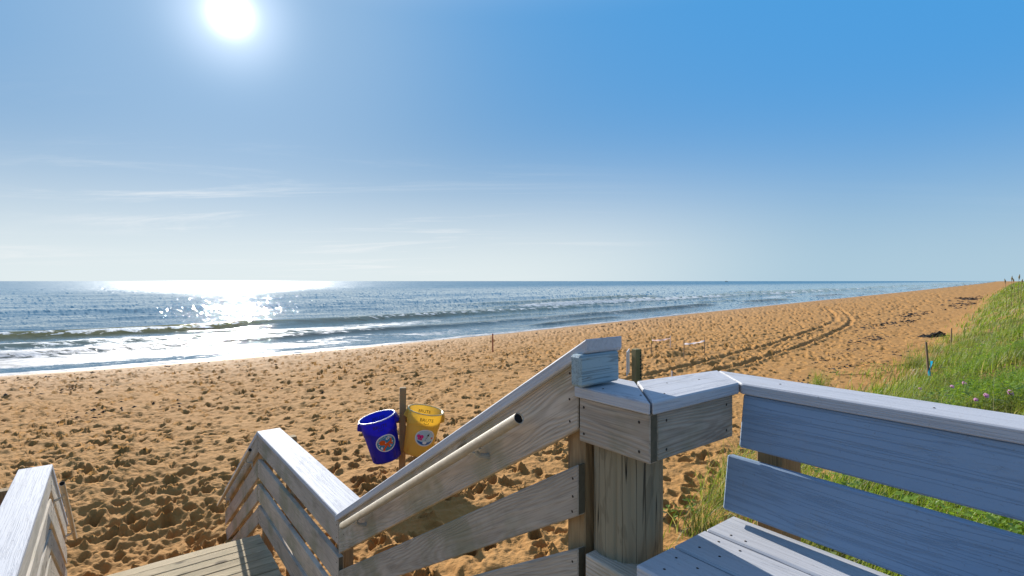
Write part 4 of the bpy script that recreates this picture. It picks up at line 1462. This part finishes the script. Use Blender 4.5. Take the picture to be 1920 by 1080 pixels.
# leafy herbs: stems of small upright leaves, in patches
parts = []
x, y = rand_dune(8500, 3.5, 20, 14, 54, .9, 12, rg)
m = fbm(x * .45, y * .45, 123) > .40
x, y = x[m], y[m]; h_ = rg.uniform(.18, .42, len(x)); z_ = gz_of(x, y)
for k in range(9):
    f = (k + 1) / 9
    parts.append(leaves(x + rg.normal(0, .012, len(x)), y + rg.normal(0, .012, len(x)), z_ + h_ * f, rg.uniform(.026, .05, len(x)) * (1.1 - .4 * f), rg, 1.1))
parts.append(blades(x, y, z_, h_, np.full(len(x), .006), np.full(len(x), .01), rg, 0, 1, (0, 0)))
x, y = rand_dune(11000, 3.0, 26, 12, 54, .6, 12, rg)
m = fbm(x * .6, y * .6, 321) > .47
x, y = x[m], y[m]
parts.append(leaves(x, y, gz_of(x, y) + rg.uniform(.12, .36, len(x)), rg.uniform(.05, .11, len(x)), rg, .5))
V, Q, T = cat(parts)
lv = link(bpy.data.objects.new('ground_cover', np_mesh('ground_cover', V, Q, M_VINE, False, {'tint': T})))
tag(lv, 'bright green leafy herbs and creepers growing through the grass', 'plants', kind='stuff')

# separate tussocks at the foot of the dune, seen under the railing
for i, (x, y, h0, n_, lab) in enumerate(((2.30, 6.35, .75, 190, 'tall wispy grass tussock beside the round piling'), (2.85, 7.15, .85, 230, 'tall grass tussock seen under the corner railing'),
                                         (2.55, 5.50, .6, 170, 'low grass tussock just behind the bench end'), (3.5, 8.1, .8, 200, 'grass tussock behind the bench back cap'),
                                         (8.9, 15.2, .75, 200, 'fan-shaped tussock at the dune edge left of the ribbon stake'), (13.5, 17.6, .9, 240, 'dark leaning tussock right of the ribbon stake'))):
    z0 = ground(x, y)
    n_ = int(n_)
    bx = rg.normal(0, .13, n_); by = rg.normal(0, .13, n_)
    v, q, t_ = blades(bx, by, np.zeros(n_) - .02, rg.uniform(.35, 1, n_) * h0, rg.uniform(.006, .010, n_), rg.uniform(.1, .75, n_) * h0, rg, .25, 5)
    o = link(bpy.data.objects.new('grass_tussock', np_mesh('grass_tussock', v, q, M_GRASS, True, {'tint': t_}))); o.location = (x, y, z0)
    tag(o, lab, 'grass', 'tussocks at the foot of the dune')

# creeping vines: a runner with round leaves


def vine(pts, n_leaf, size, lab, spread=.12):
    pts = smooth_poly(pts, 2)
    base = (pts[0][0], pts[0][1], ground(*pts[0])); e = empty('beach_vine', base); tag(e, lab, 'vine', 'vines creeping over the sand')
    P3 = [Vector((p[0], p[1], ground(*p) + .012)) for p in pts]
    V, F = tube_mesh(P3, .007, 5); py_obj('runner', rel(V, e), F, M_VINESTEM, e)
    r_ = np.random.default_rng(int(base[0] * 10))
    idx_ = r_.uniform(0, len(P3) - 1.001, n_leaf); i_ = idx_.astype(int); f_ = idx_ - i_
    A_ = np.array([tuple(p) for p in P3]); c = A_[i_] * (1 - f_[:, None]) + A_[i_ + 1] * f_[:, None]
    v, q, t_ = leaves(c[:, 0] + r_.normal(0, spread, n_leaf) - base[0], c[:, 1] + r_.normal(0, spread, n_leaf) - base[1], c[:, 2] + r_.uniform(.01, .10, n_leaf) - base[2], r_.uniform(.7, 1.3, n_leaf) * size, r_, .5)
    o = link(bpy.data.objects.new('foliage', np_mesh('foliage', v, q, M_VINE, False, {'tint': t_})), e)
    o['kind'] = 'stuff'


M_VINESTEM = plain('vine_stem', (0.16, 0.10, 0.06), .8)
vine([(10.9, 17.6), (11.6, 17.3), (12.2, 17.3), (13.0, 17.3), (14.2, 18.0)], 90, .085, 'green creeper running out over bare sand left of the ribbon stake')
vine([(13.2, 19.6), (14.2, 19.4), (15.0, 19.9), (15.9, 20.0)], 45, .08, 'thin creeper strand on the sand beyond the longer one')
vine([(1.95, 6.75), (2.15, 7.0), (2.35, 6.9), (2.5, 7.05)], 26, .075, 'round-leaved seedlings on the sand beside the round piling', .06)

# pink morning-glory flowers
M_PETAL = plain('pink_petal', (0.78, 0.38, 0.62), .5, transl=.4)
M_THROAT = plain('magenta_throat', (0.36, 0.03, 0.24), .5)
FL = [(8.47, 10.85, 'leftmost pink flower in the dune grass, below the ribbon stake'), (8.17, 9.70, 'largest pink flower near the top of the grass, right of the ribbon stake'),
      (8.31, 9.60, 'pale pink flower half turned, third from the left'), (6.71, 7.56, 'small pink flower low in the grass near the bench cap'),
      (6.86, 7.56, 'bright pink flower fourth from the left, by the bench cap'), (7.00, 7.34, 'rightmost pink flower near the picture edge')]
for i, (x, y, lab) in enumerate(FL):
    z0 = ground(x, y)
    e = empty('pink_flower', (x, y, z0)); tag(e, lab, 'flower', 'pink flowers in the dune grass')
    hz_ = .34; R_ = .030 + .007 * (i % 3)
    d = Vector((-.25 + .15 * (i % 3), -.75, .55)).normalized(); a_ = d.orthogonal().normalized(); b_ = d.cross(a_)
    c = Vector((0, 0, hz_)); V = []; F = []; n_ = 20
    for ring, (rr_, dep) in enumerate(((.12, -.9), (.5, -.45), (.85, -.05), (1.0, 0.05))):
        for k in range(n_):
            an = 2 * math.pi * k / n_; q = rr_ * (1 + .10 * math.cos(5 * an) * (ring > 1))
            V.append(c + (a_ * math.cos(an) + b_ * math.sin(an)) * R_ * q + d * R_ * dep)
    for r_ in range(3):
        for k in range(n_): F.append((r_ * n_ + k, r_ * n_ + (k + 1) % n_, (r_ + 1) * n_ + (k + 1) % n_, (r_ + 1) * n_ + k))
    py_obj('petals', V, F, M_PETAL, e, smooth=True)
    V2 = [c + (a_ * math.cos(2 * math.pi * k / 10) + b_ * math.sin(2 * math.pi * k / 10)) * R_ * .35 - d * R_ * .52 for k in range(10)]
    py_obj('throat', V2, [tuple(range(10))], M_THROAT, e)
    V, F = tube_mesh([(0, 0, 0), (.01, 0, hz_ * .6), c - d * R_ * .9], .003, 5); py_obj('stem', V, F, M_VINESTEM, e)

# sea oats on the far crest
M_OAT = plain('seed_head', (0.22, 0.17, 0.08), .8)
for i, (px_, dd, h_) in enumerate(((1887, 42, .85), (1896, 40, 1.1), (1903, 44, 1.0), (1909, 38, 1.2), (1914, 41, .9))):
    x, y = (px_ - 960) / 980 * dd, dd; z0 = ground(x, y)
    h_ = max(.5, CAM_Z - z0 + (.12, .32, .18, .42, .1)[i])
    e = empty('sea_oat', (x, y, z0)); tag(e, ('leftmost sea oat stalk on the dune crest at the right edge', 'second sea oat stalk from the left on the dune crest', 'middle sea oat stalk of five on the dune crest', 'tallest sea oat stalk, fourth from left on the dune crest', 'rightmost short sea oat stalk on the dune crest')[i], 'sea oat', 'sea oats on the dune crest')
    ln = (-.10, .05, -.12, .08, .1)[i]
    V, F = tube_mesh([(0, 0, 0), (ln * .3, 0, h_ * .6), (ln, 0, h_)], [.012, .010, .008], 5); py_obj('stalk', V, F, M_STAKE, e)
    V, F = tube_mesh([(ln * .8, 0, h_ * .86), (ln, 0, h_ * .95), (ln * 1.5, 0, h_ * 1.04)], [.014, .055, .006], 6); py_obj('seed_head', V, F, M_OAT, e)

# ------------------------------------------------------------------ wrack: dried weed along the old tide lines
M_WEED = plain('dry_seaweed', (0.040, 0.026, 0.016), .9, var=.4, scale=3)
M_TWIG = plain('grey_twig', (0.10, 0.075, 0.05), .9)


def weed_bits(cx, cy, n_, sx, sy, ang_, rng, size=(.03, .12), flat=.3):
    V, F = [], []
    for _ in range(n_):
        lx, ly = rng.normal(0, sx), rng.normal(0, sy)
        x = cx + lx * math.cos(ang_) - ly * math.sin(ang_); y = cy + lx * math.sin(ang_) + ly * math.cos(ang_)
        V.append((x, y, rng.uniform(*size), rng.uniform(0, math.pi)))
    return V


def weed_mesh(items, rng):
    xs_ = np.array([i[0] for i in items]); ys_ = np.array([i[1] for i in items])
    z_, _, _ = beach_height(xs_, ys_)
    VV, FF = [], []
    for (x, y, s_, a), z0 in zip(items, z_):
        n0 = len(VV); el_ = rng.uniform(1.2, 3.2)
        for k in range(6):
            an = 2 * math.pi * k / 6; r = s_ * rng.uniform(.6, 1.2)
            px_, py_ = r * el_ * math.cos(an) * .5, r * math.sin(an) * .5
            VV.append((x + px_ * math.cos(a) - py_ * math.sin(a), y + px_ * math.sin(a) + py_ * math.cos(a), z0 - .01))
        VV.append((x, y, z0 + s_ * rng.uniform(.2, .5)))
        FF += [(n0 + k, n0 + (k + 1) % 6, n0 + 6) for k in range(6)]
    return VV, FF


rw = np.random.default_rng(8)
items = []
shore_ang = math.radians(46)
for cx, cy, n_, sx, sy in ((12.2, 19.3, 50, 1.6, .25), (14.6, 23.4, 60, 1.9, .25), (20.5, 29.6, 45, .9, .3), (18.6, 28.4, 25, .7, .3), (28.6, 40.6, 70, 3.2, .5), (32.5, 43.0, 40, 1.6, .4), (40, 52, 60, 4, .6), (60.9, 71, 70, 6, .7),
                           (84, 96, 60, 8, .9), (22.0, 31.5, 25, 1.2, .4), (16.5, 22.5, 25, 1.2, .5), (9.5, 16.8, 30, .8, .3), (-25, 26, 50, 2.2, .5), (-17, 22.5, 40, 1.6, .6), (-11, 17, 50, 2.5, 1.2), (-4, 38, 30, 6, .4), (12, 58, 40, 9, .5), (-18, 32.5, 60, 8, .35), (1.5, 14.2, 30, 1.6, .8)):
    sc_ = max(1, math.hypot(cx, cy) / 28)
    items += weed_bits(cx, cy, n_, sx, sy, shore_ang, rw, (.03 * sc_, .13 * sc_))
V, F = weed_mesh(items, rw)
wk = py_obj('seaweed_wrack', V, F, M_WEED); tag(wk, 'scattered dark dried seaweed along the tide lines', 'seaweed', kind='stuff')
# the one big clump by the dune
e = empty('driftwood_heap', (24.2, 29.7, ground(24.2, 29.7))); tag(e, 'dark heap of driftwood and weed on the sand beside the dune', 'driftwood')
V, F = [], []
for k in range(60):
    n0 = len(V); x, y = rw.normal(0, .42), rw.normal(0, .16); s_ = rw.uniform(.06, .2)
    zt = .16 * math.exp(-(x / .45) ** 2)
    for j in range(6):
        an = math.pi * j / 3; V.append((x + s_ * 1.5 * math.cos(an), y + s_ * math.sin(an), zt * .4 - .03))
    V.append((x, y, zt + s_ * .4)); F += [(n0 + j, n0 + (j + 1) % 6, n0 + 6) for j in range(6)]
py_obj('weed', V, F, M_WEED, e)
for k in range(4):
    V, F = tube_mesh([(-.4 + .1 * k, -.1 + .06 * k, .12), (.1, 0, .22 + .03 * k), (.55 - .1 * k, .1 - .1 * k, .16)], [.035, .03, .015], 6); py_obj('branch', V, F, M_TWIG, e, smooth=True)
